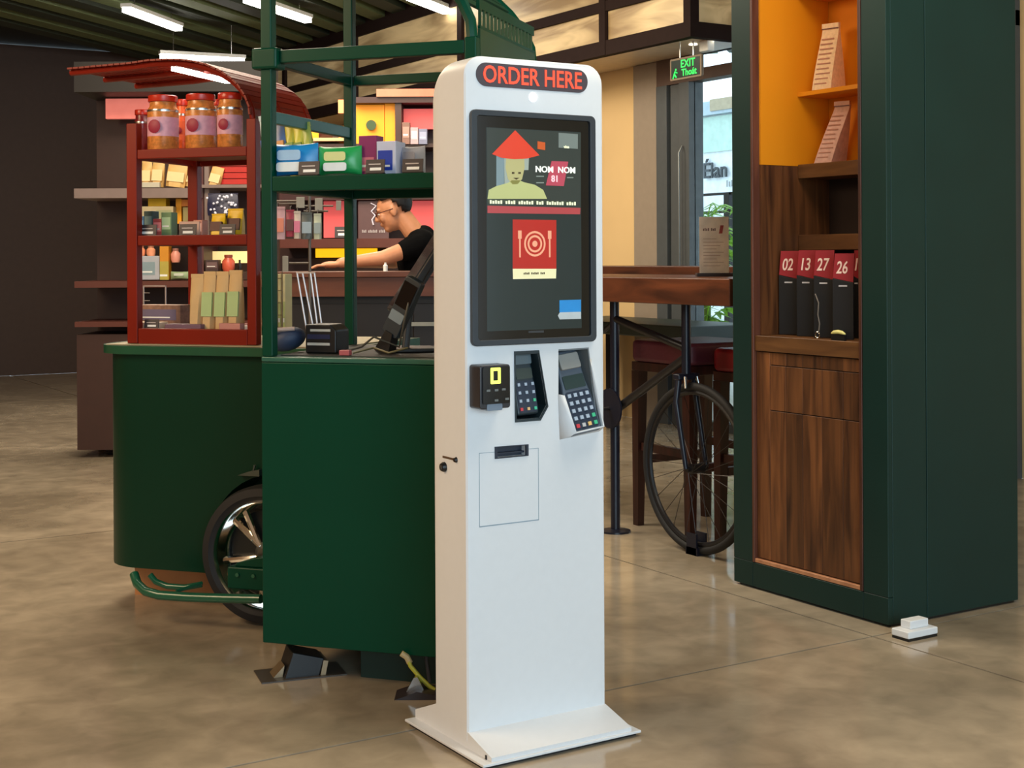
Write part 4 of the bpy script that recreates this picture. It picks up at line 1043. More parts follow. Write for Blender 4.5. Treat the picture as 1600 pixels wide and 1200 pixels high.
MB().tube([(-.018, 0, .15), (.0, -.002, .12), (-.006, 0, .08), (.004, -.002, .05), (-.004, 0, .015)], .0022, 6).build('cord', mat('cord_grey', (120, 110, 100), .5), kc)
MB().tube([(-.006 + .010 * math.cos(a), -.002, .012 + .010 * math.sin(a)) for a in [i * math.pi / 6 for i in range(12)]], .0016, 6, closed=True).build('ring', CHROME, kc)
bn = thing('banana_shaped_eraser', 'small pale yellow curved piece in front of number 26', 'ornament', (CP.x + .012, CP.y - cx_(1306), z1s), CA)
MB().tube([(-.032, 0, .022), (-.018, -.002, .026), (0, -.002, .028), (.018, -.002, .026), (.030, 0, .021)], [.003, .006, .0068, .006, .003], 10).build('body', mat('pale_yellow', (236, 226, 140), .5), bn)
MB().box(-.03, .03, -.004, .006, 0, .019).build('stand_block', BLACK, bn)
# small white object on the floor by the cabinet corner
wf = ground(1391, 992)
wt_ = thing('floor_cable_box', 'small white box on the floor at the near cabinet corner', 'box', (wf.x + .03, wf.y - .05, 0), 0)
MB().box(-.05, .08, -.04, .03, .008, .03).build('body', WHITE, wt_, bevel=.004)
MB().box(-.02, .06, -.02, .02, .03, .055).build('raised_top', WHITE, wt_, bevel=.003)
MB().box(-.048, .078, -.038, .028, 0, .008).build('foot', BLACK, wt_)

# ---------------------------------------------------------------- bicycle table
TT = thing('bicycle_table', 'thick reddish wood high table carried by a black bicycle frame', 'table', (3.55, 4.895, 0), 0)
# origin at the post; local y towards the back
MB().box(3.40 - 3.55, 4.12 - 3.55, 3.97 - 4.895, 5.75 - 4.895, .992, 1.094).build('tabletop', TABLEW, TT, bevel=.004)
fy_ = 4.35 - 4.895
MB().tube([(0, 0, .012), (0, 0, .991)], .020, 14).build('seat_post', NAVY, TT)
MB().lathe([(.0001, 0), (.065, 0), (.065, .008), (.03, .014), (.0001, .014)], seg=24).build('floor_flange', NAVY, TT)
hy = 4.41 - 4.895
MB().tube([(0, hy, .70), (0, hy, .991)], .019, 12).build('steerer', NAVY, TT)
MB().tube([(0, 0, .915), (0, hy, .81)], .016, 12).build('top_tube', BLACKM, TT)
MB().tube([(0, hy, .775), (0, -.01, .525)], .018, 12).build('down_tube', BLACKM, TT)
MB().lathe([(.0001, -.012), (.085, -.012), (.085, -.004), (.0001, -.004)], axis='x', seg=28, c=(-.02, 0, .53)).build('chainring', NAVY, TT)
MB().tube([(0, 0, .53), (0, 1.0, .36)], .010).tube([(0, 0, .90), (0, 1.0, .36)], .010).build('rear_stay', BLACKM, TT)
MB().tube([(-.02, 0, .53), (-.08, 0, .53), (-.085, .07, .38)], .009).tube([(-.07, .07, .375), (-.13, .07, .375)], .018).build('crank', BLACKM, TT)
def bwheel(y):
    R_ = .322
    t_ = MB().tube([(0, R_ * math.cos(a), R_ * math.sin(a)) for a in [2 * math.pi * k / 64 for k in range(64)]], .0165, 10, closed=True).build('wheel', RUBBER, TT, loc=(0, y, .340))
    MB().tube([(0, (R_ - .022) * math.cos(a), (R_ - .022) * math.sin(a)) for a in [2 * math.pi * k / 64 for k in range(64)]], .011, 8, closed=True).build('rim', BLACKM, t_)
    for k in range(24):
        a = 2 * math.pi * k / 24; s_ = .03 if k % 2 else -.03
        MB().tube([(s_, .02 * math.cos(a + .9), .02 * math.sin(a + .9)), (0, (R_ - .03) * math.cos(a), (R_ - .03) * math.sin(a))], .0013, 5).build('spoke', mat('dark_spoke', (70, 66, 64), .3, .8), t_)
    MB().lathe([(.0001, -.05), (.012, -.05), (.012, -.034), (.022, -.032), (.016, 0), (.022, .032), (.012, .034), (.012, .05), (.0001, .05)], axis='x', seg=14).build('hub', BLACKM, t_)
bwheel(fy_); bwheel(1.0)
for sx_ in (-.052, .052):
    MB().tube([(sx_, fy_, .34), (sx_, hy + .0, .60), (sx_ * .75, hy, .69)], [.010, .013, .014]).build('fork_blade', NAVY, TT)
MB().box(-.055, .055, hy - .02, hy + .02, .685, .712).build('fork_crown', NAVY, TT, bevel=.008)
MB().tube([(-.03, hy - .03, .70), (-.035, hy - .04, .655)], .008).tube([(.03, hy - .03, .70), (.035, hy - .04, .655)], .008).build('brake_arm', STEEL, TT)
MB().box(-.028, .028, fy_ - .035, fy_ + .035, 0, .03).box(-.028, -.02, fy_ - .03, fy_ + .03, .0, .085).box(.02, .028, fy_ - .03, fy_ + .03, .0, .085).build('floor_bracket', NAVY, TT)

# menu card on the table
q0 = pix(1115, 433, 5.86)
mn = thing('menu_card_holder', 'clear holder with a pale menu card on the bicycle table', 'menu', (q0.x, q0.y, 1.0945), RC)
MB().box(-.075, .085, -.03, .03, 0, .014).build('base', mat('dark_base', (40, 26, 24), .5), mn, bevel=.002)
MB().box(-.061, .061, -.0018, .0018, .014, .248).build('card', mat('menu_card', (244, 208, 184), .6), mn)
MB().box(-.065, .065, -.004, -.0022, .012, .252).build('acrylic_cover', GLASS, mn)
MB().prism([(.02, 0), (.034, .0), (.040, .034), (.026, .034)], -.003, -.0017).build('red_mark', mat('menu_red', (150, 50, 40), .5), mn, loc=(0, 0, .178))
for k in range(9):
    MB().box(-.045, .01 + .03 * ((k * 5) % 3) / 2, -.0026, -.0016, 0, .0022).build('print_line', mat('menu_print', (176, 136, 118), .6), mn, loc=(0, 0, .155 - k * .014))
words('print_line', mn, (-.02, -.0022, .195), .055, .012, mat('menu_print_dark', (110, 70, 60), .6), (4, 3))

# bar stools
def stool(nm, label, x, y, w=.42, d=.42, seat=.80, back=False, m=MAROON):
    t = thing(nm, label, 'stool', (x, y, 0), 0, 'maroon bar stools')
    rr = rrect(-w / 2, w / 2, -d / 2, d / 2, .05)
    MB().prism(rr, seat - .095, seat, axis='z').build('seat_cushion', m, t, bevel=.02, bseg=3)
    MB().box(-w / 2 + .01, w / 2 - .01, -d / 2 + .01, d / 2 - .01, seat - .135, seat - .096).build('apron', DKWOOD, t, bevel=.003)
    for sx_ in (-1, 1):
        for s_ in (-1, 1):
            xx, yy = sx_ * (w / 2 - .035), s_ * (d / 2 - .035)
            MB().loft([[(xx + a * .025 * 1.0, yy + b * .025, seat - .136) for a, b in ((-1, -1), (1, -1), (1, 1), (-1, 1))],
                       [(xx * 1.03 + a * .017, yy * 1.03 + b * .017, 0) for a, b in ((-1, -1), (1, -1), (1, 1), (-1, 1))]]).build('leg', DKWOOD, t)
    for s_ in (-1, 1):
        MB().box(-w / 2 + .06, w / 2 - .06, s_ * (d / 2 - .035) - .012, s_ * (d / 2 - .035) + .012, .27, .305).build('stretcher', DKWOOD, t)
        MB().box(s_ * (w / 2 - .035) - .012, s_ * (w / 2 - .035) + .012, -d / 2 + .06, d / 2 - .06, .33, .365).build('stretcher', DKWOOD, t)
    if back:
        MB().box(w / 2 - .05, w / 2, -d / 2, d / 2, seat + .0, seat + .22).build('backrest', m, t, bevel=.015)
    return t
stool('bar_stool', 'maroon cushioned bar stool directly behind the bicycle front wheel', 3.92, 4.79, .44, .42, .815)
stool('bar_stool', 'bright maroon bar stool half hidden by the green cabinet edge', 3.98, 4.31, .44, .42, .80, m=mat('crimson_leather', (126, 20, 30), .4))
stool('bar_stool', 'maroon bar stool with a low back beyond the table near the glass door', 5.05, 5.35, .42, .42, .74, True, mat('dusty_maroon', (112, 54, 66), .5))
# far table and bench by the wall
ft_ = thing('far_high_table', 'far brown high table seen above the bicycle table', 'table', (5.2, 6.9, 0), 0)
MB().box(-.3, .3, -1.35, 1.35, 1.075, 1.125).build('tabletop', TABLEW, ft_, bevel=.003)
for yy in (-1.22, 1.22):
    for xx in (-.25, .25): MB().box(xx - .035, xx + .035, yy - .035, yy + .035, 0, 1.074).build('leg', wood('leg_oak', (104, 66, 38), (150, 104, 62), (5, 5, .6)), ft_, bevel=.003)
for yy in (-1.22, 1.22): MB().box(-.214, .214, yy - .02, yy + .02, .2, .25).build('stretcher', DKWOOD, ft_)
bb = thing('low_table', 'dark green low table by the cream wall beyond the bicycle', 'table', (5.85, 7.7, 0), 0)
MB().box(-.3, .3, -.85, .85, .66, .745).build('tabletop', mat('bench_green', (40, 50, 44), .5), bb, bevel=.01)
for yy in (-.75, .75):
    for xx in (-.24, .24): MB().box(xx - .025, xx + .025, yy - .025, yy + .025, 0, .659).build('leg', BLACKM, bb)

# exit sign on the door head
eq = pix(1072, 106, 9.15)
ex = thing('exit_sign', 'green EXIT sign hanging before the glass door', 'sign', (eq.x, eq.y, eq.z - .0), -math.pi / 2); ex.scale = (.85, .85, .84)
MB().prism(rrect(-.19, .19, -.085, .085, .012), -.012, .012).build('casing', mat('sign_case', (120, 104, 84), .5), ex, bevel=.002)
MB().box(-.172, .172, -.0135, -.0118, -.070, .070).build('panel', mat('sign_dark_panel', (4, 28, 16), .3, emit=.1), ex)
EG = mat('exit_green', (40, 230, 90), .5, emit=.6)
text('letters', 'EXIT', .085, EG, ex, (.03, -.0145, .032), off=.001)
text('letters', 'Thoát', .075, EG, ex, (.045, -.0145, -.036), off=.001)
MB().tube([(0, 0, .02), (-.012, 0, -.0)], .007, 6).tube([(-.012, 0, 0), (.012, 0, -.03)], .006, 6).tube([(-.012, 0, 0), (-.03, 0, -.035)], .006, 6).tube([(0, 0, .015), (.024, 0, .005)], .005, 6).ell((.004, 0, .032), (.009, .002, .009), 8, 6).build('running_figure', EG, ex, loc=(-.12, -.014, -.035))
for xh in (-.08, .08): MB().tube([(xh, 0, .086), (xh, 0, (2.574 - eq.z) / .84)], .005, 8).build('hanger', STEEL, ex)
eh = thing('sensor_box', 'small white box above the exit sign', 'sensor', (eq.x + .06, eq.y - .13, 2.500), -math.pi / 2)
MB().box(-.045, .045, -.03, .03, 0, .074).build('body', WHT, eh, bevel=.01)

# ceiling tube lights
def tube_light(pa, pb, z, label):
    a = ground(*pa, z); b = ground(*pb, z); m = (a + b) / 2; d = b - a
    t = thing('tube_light', label, 'lamp', m, math.atan2(d.y, d.x), 'ceiling tube lights')
    L = d.length / 2
    MB().box(-L, L, -.035, .035, -.02, .02).build('diffuser', mat('tube_glow', (255, 250, 240), .5, emit=6.0, var=0), t)
    MB().box(-L - .01, L + .01, -.045, .045, .0205, .05).build('housing', WHT, t)
    for x in (-L * .7, L * .7): MB().tube([(x, 0, .05), (x, 0, 3.32 - z)], .004, 6).build('hanger', STEEL, t)
tube_light((196, 15), (278, 45), 3.2, 'long white tube light at the top left corner')
tube_light((385, 0), (480, 32), 3.2, 'white tube light beside the top of the left green post')
tube_light((640, -4), (697, 18), 3.2, 'short-looking white tube light left of the bulkhead')
tube_light((250, 88), (380, 95), 3.0, 'nearly level white tube light above the red slat roof')

# ---------------------------------------------------------------- shop behind: counter, man, shelves
def fx(px, Y): return ab(px, 400)[0] * Y
def fz(py, Y, px=600): return CAMZ + ab(px, py)[1] * Y
CT = thing('service_counter', 'long brown wooden service counter in front of the man', 'counter', cw(fx(560, 7.35), 7.35), RC)
hw = 1.0
ztp = fz(424, 7.35)
MB().box(-.48, hw, -.0, .42, ztp - .03, ztp).build('worktop', COUNTERW, CT, bevel=.003)
MB().box(-.48, hw, .015, .03, fz(463, 7.36), ztp - .031).build('front_board', COUNTERW, CT)
MB().box(-.44, hw - .02, .06, .40, 0, ztp - .032).build('body', mat('counter_dark', (14, 12, 14), .5), CT)
for k in range(4):
    MB().box(-.40 + k * .34, -.40 + k * .34 + .32, .045, .059, .35, fz(466, 7.36) - .03).build('drawer', mat('counter_dark2', (18, 15, 18), .45), CT, bevel=.003)
MB().box(.26, .50, .03, .044, fz(510, 7.36), fz(504, 7.36)).build('drawer_handle', mat('dull_strip', (130, 132, 126), .4), CT)
wb_ = thing('white_bottle', 'small white bottle on the service counter', 'bottle', cw(fx(602, 7.45), 7.42, ztp), RC)
MB().lathe([(.0001, 0), (.012, 0), (.012, .03), (.006, .036), (.006, .046), (.0001, .046)], seg=12).build('body', WHT, wb_)

SKIN = mat('skin', (206, 142, 104), .5, var=.05, scale=30)
TEE = mat('black_tee', (12, 12, 13), .9, var=.1, scale=40, spec=.05)
HAIRM = mat('black_hair', (14, 11, 10), .6, var=.2, scale=120)
P = thing('person', 'man in a black t-shirt and glasses leaning over the service counter', 'person', cw(-.5, 8.0), RC)
def vox(mb, nm, m, size, par, it=2):
    o = mb.build(nm, m, par, smooth=True)
    md = o.modifiers.new('r', 'REMESH'); md.mode = 'VOXEL'; md.voxel_size = size; md.use_smooth_shade = True
    sm = o.modifiers.new('s', 'SMOOTH'); sm.factor = .5; sm.iterations = it
    bpy.context.view_layer.update()
    me = bpy.data.meshes.new_from_object(o.evaluated_get(bpy.context.evaluated_depsgraph_get()))
    o.modifiers.clear(); o.data = me
    me.polygons.foreach_set('use_smooth', [True] * len(me.polygons))
    return o
hx, hz_ = -.172, 1.452
th = math.radians(20)         # head tipped forward, facing -x
HR = Matrix.Rotation(-th, 3, 'Y')
def hp(f, s, u):               # head frame: f forward (-x), s sideways (+y), u up
    v = HR @ Vector((-f, s, u)); return (hx + v.x, v.y, hz_ + v.z)
b = MB()
b.ell(hp(-.006, 0, .022), (.094, .076, .088), rot=HR)
b.ell(hp(.022, 0, -.03), (.070, .064, .085), rot=HR)
b.ell(hp(.058, 0, -.088), (.028, .034, .024), rot=HR)           # chin
b.capsule(hp(.088, 0, .012), hp(.108, 0, -.022), .009, .014, 10)  # nose
b.ell(hp(.096, 0, -.028), (.014, .018, .009), rot=HR)
b.ell(hp(.088, 0, -.054), (.014, .024, .007), rot=HR)           # lips
b.ell(hp(.086, 0, -.064), (.013, .020, .006), rot=HR)
b.ell(hp(.080, 0, .024), (.016, .052, .012), rot=HR)             # brow
for s_ in (-1, 1):
    b.ell(hp(-.002, s_ * .076, -.008), (.020, .009, .032), rot=HR)   # ears
    b.ell(hp(.068, s_ * .036, -.024), (.022, .024, .028), rot=HR)    # cheeks
b.capsule(hp(-.035, 0, -.05), (-.03, 0, 1.29), .056, .062)     # neck
b.capsule((-.01, -.13, 1.262), (-.01, .13, 1.262), .075, .075)
b.capsule((-.01, 0, 1.18), (.06, 0, .98), .135, .14); b.capsule((-.01, -.06, 1.18), (.06, -.06, .98), .12, .13); b.capsule((-.01, .06, 1.18), (.06, .06, .98), .12, .13)
b.capsule((.07, -.07, .92), (.07, .07, .92), .12, .12)
def arm(s_, sh, el, wr):
    b.capsule(sh, el, .052, .042); b.capsule(el, wr, .042, .028)
    w = Vector(wr); d = (w - Vector(el)).normalized(); side = Vector((0, 1, 0)); upv = Vector((0, 0, 1))
    pc = w + d * .055 - upv * .004
    b.ell(pc, (.055, .040, .019))
    for k, (o_, L) in enumerate(((-.030, .062), (-.010, .074), (.010, .070), (.029, .056))):
        k0 = w + d * .092 + side * o_ - upv * .004; k1 = k0 + d * L * .5 + upv * .004; k2 = k1 + d * L * .5 - upv * .012
        b.capsule(k0, k1, .0092, .0086, 8); b.capsule(k1, k2, .0086, .0072, 8)
    t0 = w + d * .030 + side * (s_ * -.030); t1 = t0 + d * .032 + side * (s_ * -.028) - upv * .006; t2 = t1 + d * .030 - upv * .008
    b.capsule(t0, t1, .012, .010, 8); b.capsule(t1, t2, .010, .008, 8)
arm(-1, (-.02, -.19, 1.25), (-.205, -.27, 1.18), (-.435, -.30, ztp + .045))
arm(1, (-.02, .19, 1.25), (-.19, .25, 1.16), (-.40, .10 - .10, ztp + .045))
for s_ in (-1, 1):
    b.capsule((.075, s_ * .09, .90), (.05, s_ * .10, .49), .085, .058); b.capsule((.05, s_ * .10, .49), (.08, s_ * .10, .09), .058, .04)
    b.capsule((.09, s_ * .10, .045), (-.09, s_ * .11, .035), .042, .034)
body_ = vox(b, 'body', SKIN, .0065, P)
b = MB()
b.capsule((-.01, -.15, 1.258), (-.01, .15, 1.258), .086, .086)
b.capsule((-.01, 0, 1.18), (.065, 0, .97), .152, .158); b.capsule((-.01, -.07, 1.18), (.065, -.07, .97), .135, .145); b.capsule((-.01, .07, 1.18), (.065, .07, .97), .135, .145)
b.capsule((-.02, -.19, 1.25), (-.085, -.218, 1.222), .070, .062); b.capsule((-.02, .19, 1.25), (-.085, .213, 1.215), .070, .062)
b.capsule((.0, 0, 1.30), (.01, 0, 1.26), .068, .09)
vox(b, 'tshirt', TEE, .009, P)
b = MB()
b.capsule((.07, -.07, .91), (.07, .07, .91), .135, .135)
for s_ in (-1, 1): b.capsule((.075, s_ * .09, .90), (.05, s_ * .10, .49), .098, .070); b.capsule((.05, s_ * .10, .49), (.08, s_ * .10, .12), .070, .056)
vox(b, 'trousers', mat('dark_trousers', (32, 34, 42), .8), .012, P)
for s_ in (-1, 1):
    MB().ell((-.01, s_ * .105, .042), (.135, .052, .042)).build('shoe', mat('dark_shoe', (20, 20, 22), .5), P)
b = MB(); b.ell(hp(-.014, 0, .036), (.098, .083, .090), 28, 18, HR)
hv = []
keep = []
for i, v in enumerate(b.v):
    w = HR.transposed() @ (Vector(v) - Vector((hx, 0, hz_))); f, u = -w.x, w.z
    keep.append(u > .062 + (f - .03) * .30 if f > .0 else u > (-.058 if f < -.045 else -.012 + (f + .045) * 1.4))
b.f = [f_ for f_ in b.f if all(keep[i] for i in f_)]
hair = b.build('hair', HAIRM, P)
sd = hair.modifiers.new('t', 'SOLIDIFY'); sd.thickness = .010; sd.offset = 1
b = MB()
for s_ in (-1, 1):
    b.tube([hp(.099, s_ * (.033 + .022 * math.cos(a)), .004 + .015 * math.sin(a)) for a in [i * math.pi / 6 for i in range(12)]], .0022, 6, closed=True)
    b.tube([hp(.098, s_ * .055, .008), hp(.05, s_ * .079, .006), hp(-.006, s_ * .084, .004)], .0024, 6)
b.tube([hp(.100, -.012, .007), hp(.102, 0, .009), hp(.100, .012, .007)], .0022, 6)
b.build('glasses', mat('dark_red_frame', (60, 20, 24), .3), P)
for s_ in (-1, 1):
    MB().ell(hp(.083, s_ * .033, .002), (.007, .012, .007), 12, 8, HR).build('eye', mat('eye_white', (226, 220, 214), .3), P)
    MB().ell(hp(.089, s_ * .033, .001), (.0025, .0045, .0045), 8, 6, HR).build('pupil', mat('pupil', (24, 16, 12), .2), P)
    MB().capsule(hp(.091, s_ * .018, .026), hp(.086, s_ * .052, .028), .003, .0025, 8).build('eyebrow', HAIRM, P)

# back display cabinet, pink and orange
def unit(nm, label, Y, p0, p1, cat='shelf'):
    return thing(nm, label, cat, cw(0, Y), RC)
YA = 10.4
A = unit('wall_display_cabinet', 'far dark wall display with pink and orange glowing panels behind the man', YA, 430, 690, 'display')
def ub(T, Y, nm, p0, p1, t0, b0, m, y0=0.0, y1=.02, bv=0):
    """board of a far unit from its pixel rectangle at depth Y"""
    return MB().box(fx(p0, Y), fx(p1, Y), y0, y1, fz(b0, Y), fz(t0, Y)).build(nm, m, T, bevel=bv)
DWN = mat('dark_display_wood', (58, 34, 28), .5); RWN = mat('red_brown_display', (90, 44, 34), .5)
PINK = mat('glowing_pink', (232, 92, 92), .5, emit=.2, var=.05, scale=2); ORG = mat('glowing_orange', (244, 150, 10), .5, emit=.15, var=.02)  # even glow put into the panel colours in place of lamps
YLW = mat('backlit_yellow', (255, 190, 20), .5, emit=.6, var=.02)
MB().box(fx(552, YA), fx(760, YA), .32, .36, 0, fz(152, YA)).build('back_board', DWN, A); MB().box(fx(415, YA), fx(552, YA), .32, .36, 0, fz(196, YA)).build('back_board', DWN, A)
ub(A, YA, 'top_board', 552, 760, 153, 162, mat('dark_top', (52, 22, 20), .5), -.06, .34)
MB().box(fx(590, YA), fx(760, YA), -.08, .10, fz(153, YA), fz(141, YA)).build('fascia', mat('pinkish_fascia', (196, 118, 92), .6), A)
ub(A, YA, 'glow_panel', 528, 546, 155, 176, mat('orange_pink', (244, 140, 90), .5, emit=.25), .02, .05)
ub(A, YA, 'glow_panel', 556, 600, 163, 226, ORG, .02, .05); ub(A, YA, 'glow_panel', 601, 617, 160, 226, ORG, .02, .06)
ub(A, YA, 'glow_panel', 529, 549, 196, 222, ORG, .02, .05)
ub(A, YA, 'divider', 618, 628, 158, 312, DWN, -.04, .3)
ub(A, YA, 'glow_panel', 629, 690, 168, 200, PINK, .1, .14)
ub(A, YA, 'glow_panel', 505, 549, 314, 371, PINK, .0, .04); ub(A, YA, 'glow_panel', 640, 690, 314, 372, PINK, .0, .04)
ub(A, YA, 'glow_panel', 468, 500, 196, 216, ORG, .05, .09)
ub(A, YA, 'ledge', 493, 548, 217, 222, mat('cream_ledge', (206, 170, 120), .5), -.12, .3)
ub(A, YA, 'ledge', 440, 760, 226, 232, DWN, -.1, .32); ub(A, YA, 'ledge', 440, 760, 300, 313, mat('dark_top', (52, 22, 20), .5), -.1, .32)
ub(A, YA, 'ledge', 440, 760, 373, 387, RWN, -.14, .32)
ub(A, YA, 'light_strip', 492, 588, 388, 402, YLW, .0, .04)
ub(A, YA, 'lower_panel', 420, 760, 403, 470, mat('dark_lower', (50, 28, 26), .6), .1, .14)
MB().box(fx(415, YA), fx(760, YA), .02, .3, 0, fz(471, YA)).build('plinth', DWN, A)
def fitem(nm, label, cat, p0, p1, bot, top, Y, builder, group=None, lean=0.0):
    t = thing(nm, label, cat, cw(fx((p0 + p1) / 2, Y), Y, fz(bot, Y, (p0 + p1) / 2)), RC, group)
    t.rotation_euler = (0, lean, RC)
    builder(t, fx(p1, Y) - fx(p0, Y), fz(top, Y) - fz(bot, Y)); return t
pst = fitem('brown_poster', 'dark brown poster with a pale squiggle left of the man', 'poster', 559, 607, 373, 314, 10.33, carton(mat('poster_brown', (92, 66, 66), .5), None, .012))
words('poster_text', pst, (-.0, -.0072, .055), .17, .022, mat('poster_print', (170, 160, 160), .6), (3, 6, 4))
MB().tube([(-.02, -.008, .26), (.02, -.008, .24), (-.015, -.008, .2), (.012, -.008, .17), (-.01, -.008, .14), (0, -.008, .1)], .006, 6).build('squiggle', mat('pale_lilac', (214, 206, 220), .5), pst)
em = fitem('green_emblem_card', 'round dark green emblem on the orange panel', 'emblem', 572, 588, 206, 185, 10.40, lambda t, w, h: MB().lathe([(.0001, -.003), (w / 2, -.003), (w / 2, .003), (.0001, .003)], axis='y', c=(0, 0, h / 2)).build('disc', mat('dk_green_emblem', (46, 70, 36), .5), t))
fitem('chocolate_pack', 'dark brown chocolate pack on the cream ledge', 'snack', 498, 520, 217, 200, 10.36, pillow(mat('choc', (70, 34, 26), .4), mat('chocl', (130, 84, 60), .5), .06))
fitem('dark_price_board', 'small dark price board before the pink panel', 'price tag', 522, 545, 372, 354, 10.30, pricetag)
for i, (p0, p1, tp, c, lab) in enumerate(((629, 641, 192, (126, 92, 80), 'brown packet below the upper pink panel'), (642, 654, 200, (176, 150, 156), 'pale lilac packet below the upper pink panel'), (655, 668, 202, (120, 124, 150), 'blue-grey packet below the upper pink panel'))):
    fitem('far_packet', lab, 'packet', p0, p1, 226, tp, 10.32, carton(mat('fpk%d' % i, c, .5), mat('fpl%d' % i, tuple(min(255, v + 40) for v in c), .5), .08), 'packets below the upper pink panel')

# shelf unit seen through the red shelf
YB_ = 8.4
B = unit('far_goods_shelf', 'dark shop shelf with grey boards seen through the red shelf', YB_, 150, 420)
GRB = mat('grey_board', (128, 110, 104), .5)
MB().box(fx(120, YB_), fx(418, YB_), .40, .43, 0, fz(142, YB_, 300)).build('back_board', DWN, B)
ub(B, YB_, 'fascia', 120, 418, 96, 143, mat('black_fascia', (30, 26, 24), .5), -.05, .4)
ub(B, YB_, 'glow_panel', 150, 235, 146, 178, mat('soft_pink_glow', (240, 130, 116), .5, emit=.28), .2, .24)  # pink glow of the wall put into an emissive panel
ub(B, YB_, 'shelf_board', 120, 318, 293, 308, GRB, -.06, .39); ub(B, YB_, 'upright', 309, 319, 150, 440, mat('plum_upright', (84, 42, 42), .5), -.03, .38)
ub(B, YB_, 'upright', 320, 327, 250, 380, GRB, -.02, .3)
rp = ub(B, YB_, 'red_board', 329, 385, 240, 287, mat('red_slat_core', (170, 30, 26), .45), .05, .08)
for k in range(5):
    MB().box(fx(329, YB_), fx(385, YB_), .030, .049, fz(287 - 9.4 * k, YB_) + .003, fz(287 - 9.4 * (k + 1), YB_) - .002).build('slat', mat('red_slat', (190, 34, 28), .4), rp)
ub(B, YB_, 'shelf_board', 318, 418, 288, 293, GRB, -.06, .39)
ub(B, YB_, 'shelf_board', 120, 418, 437, 447, RWN, -.06, .39)
ub(B, YB_, 'light_panel', 320, 384, 391, 410, mat('lit_cream', (255, 222, 150), .5, emit=.5), .2, .24)
ub(B, YB_, 'shelf_board', 318, 418, 424, 436, DWN, -.04, .39)
ub(B, YB_, 'base', 120, 418, 520, 700, DWN, -.02, .39); ub(B, YB_, 'shelf_board', 120, 418, 500, 508, RWN, -.06, .39)
RICE = mat('tan_rice_bag', (214, 172, 104), .55, var=.12, scale=20)
for i, (p0, p1, tp, ln) in enumerate(((222, 238, 252, .0), (237, 256, 250, .05), (259, 290, 256, .12), (290, 306, 262, .2), (324, 343, 260, .25))):
    fitem('tan_pouch', ['tan pouch at the left end of the grey board', 'tan pouch, second from the left on the grey board', 'widest tan pouch, middle of the grey board', 'tan pouch leaning against the plum upright', 'tan pouch leaning right of the plum upright'][i], 'pouch', p0, p1, 292.5, tp, YB_ + .02, pouch(RICE, .09, mat('rice_label', (236, 206, 150), .6)), 'tan pouches on the grey board', ln)
fitem('pale_tray', 'pale crumpled tray under the left tan pouches', 'tray', 214, 250, 293, 285, YB_ - .04, carton(mat('pale_tray', (190, 184, 164), .5), None, .03))
fitem('yellow_carton', 'long yellow carton under the grey board', 'box', 234, 262, 323, 310, YB_ + .1, carton(mat('yellow_carton', (250, 200, 20), .5), None, .1), 'yellow cartons below the grey board')
fitem('yellow_carton', 'orange-yellow carton standing under the grey board', 'box', 277, 286, 350, 311, YB_ + .1, carton(mat('amber_carton', (250, 170, 20), .5), None, .1), 'yellow cartons below the grey board')
fitem('yellow_carton', 'orange carton under the grey board next to the plum upright', 'box', 286, 298, 323, 312, YB_ + .1, carton(mat('orange_carton', (236, 140, 50), .5), None, .1), 'yellow cartons below the grey board')
fitem('tan_crate', 'pale tan crate behind the middle tier cartons', 'crate', 220, 273, 352, 323, YB_ + .02, carton(mat('tan_crate', (176, 160, 124), .6), mat('tan_crate2', (150, 150, 110), .6), .1, (.5, .95, .1, .8)))
fitem('tan_crate', 'olive tan carton right of the pale tan crate', 'crate', 288, 308, 350, 324, YB_ + .06, carton(mat('olive_crate', (140, 128, 80), .6), None, .1))
dd_ = fitem('dotted_bag', 'navy bag with white dots above the yellow snack bags', 'bag', 324, 372, 337, 302, YB_ - .1, pouch(mat('navy_bag', (30, 30, 60), .5), .1))
random.seed(3)
for k in range(34):
    MB().ell((random.uniform(-.085, .085), -.052, random.uniform(.01, .12)), (.007, .004, .007), 8, 5).build('dot', mat('dot_white', (224, 226, 246), .5), dd_)
fitem('grey_picture_box', 'grey box with a pale picture on the dark shelf', 'box', 218, 250, 437, 400, YB_ - .0, carton(mat('grey_box', (168, 170, 178), .5), mat('grey_pic', (130, 150, 158), .5), .08, (.15, .8, .2, .75)))
fitem('amber_slab', 'amber and olive carton right of the grey box', 'box', 251, 265, 437, 385, YB_ + .02, carton(mat('amber_slab', (206, 136, 30), .5), mat('olive_slab', (176, 160, 70), .5), .08, (.0, 1.0, .0, .55)))
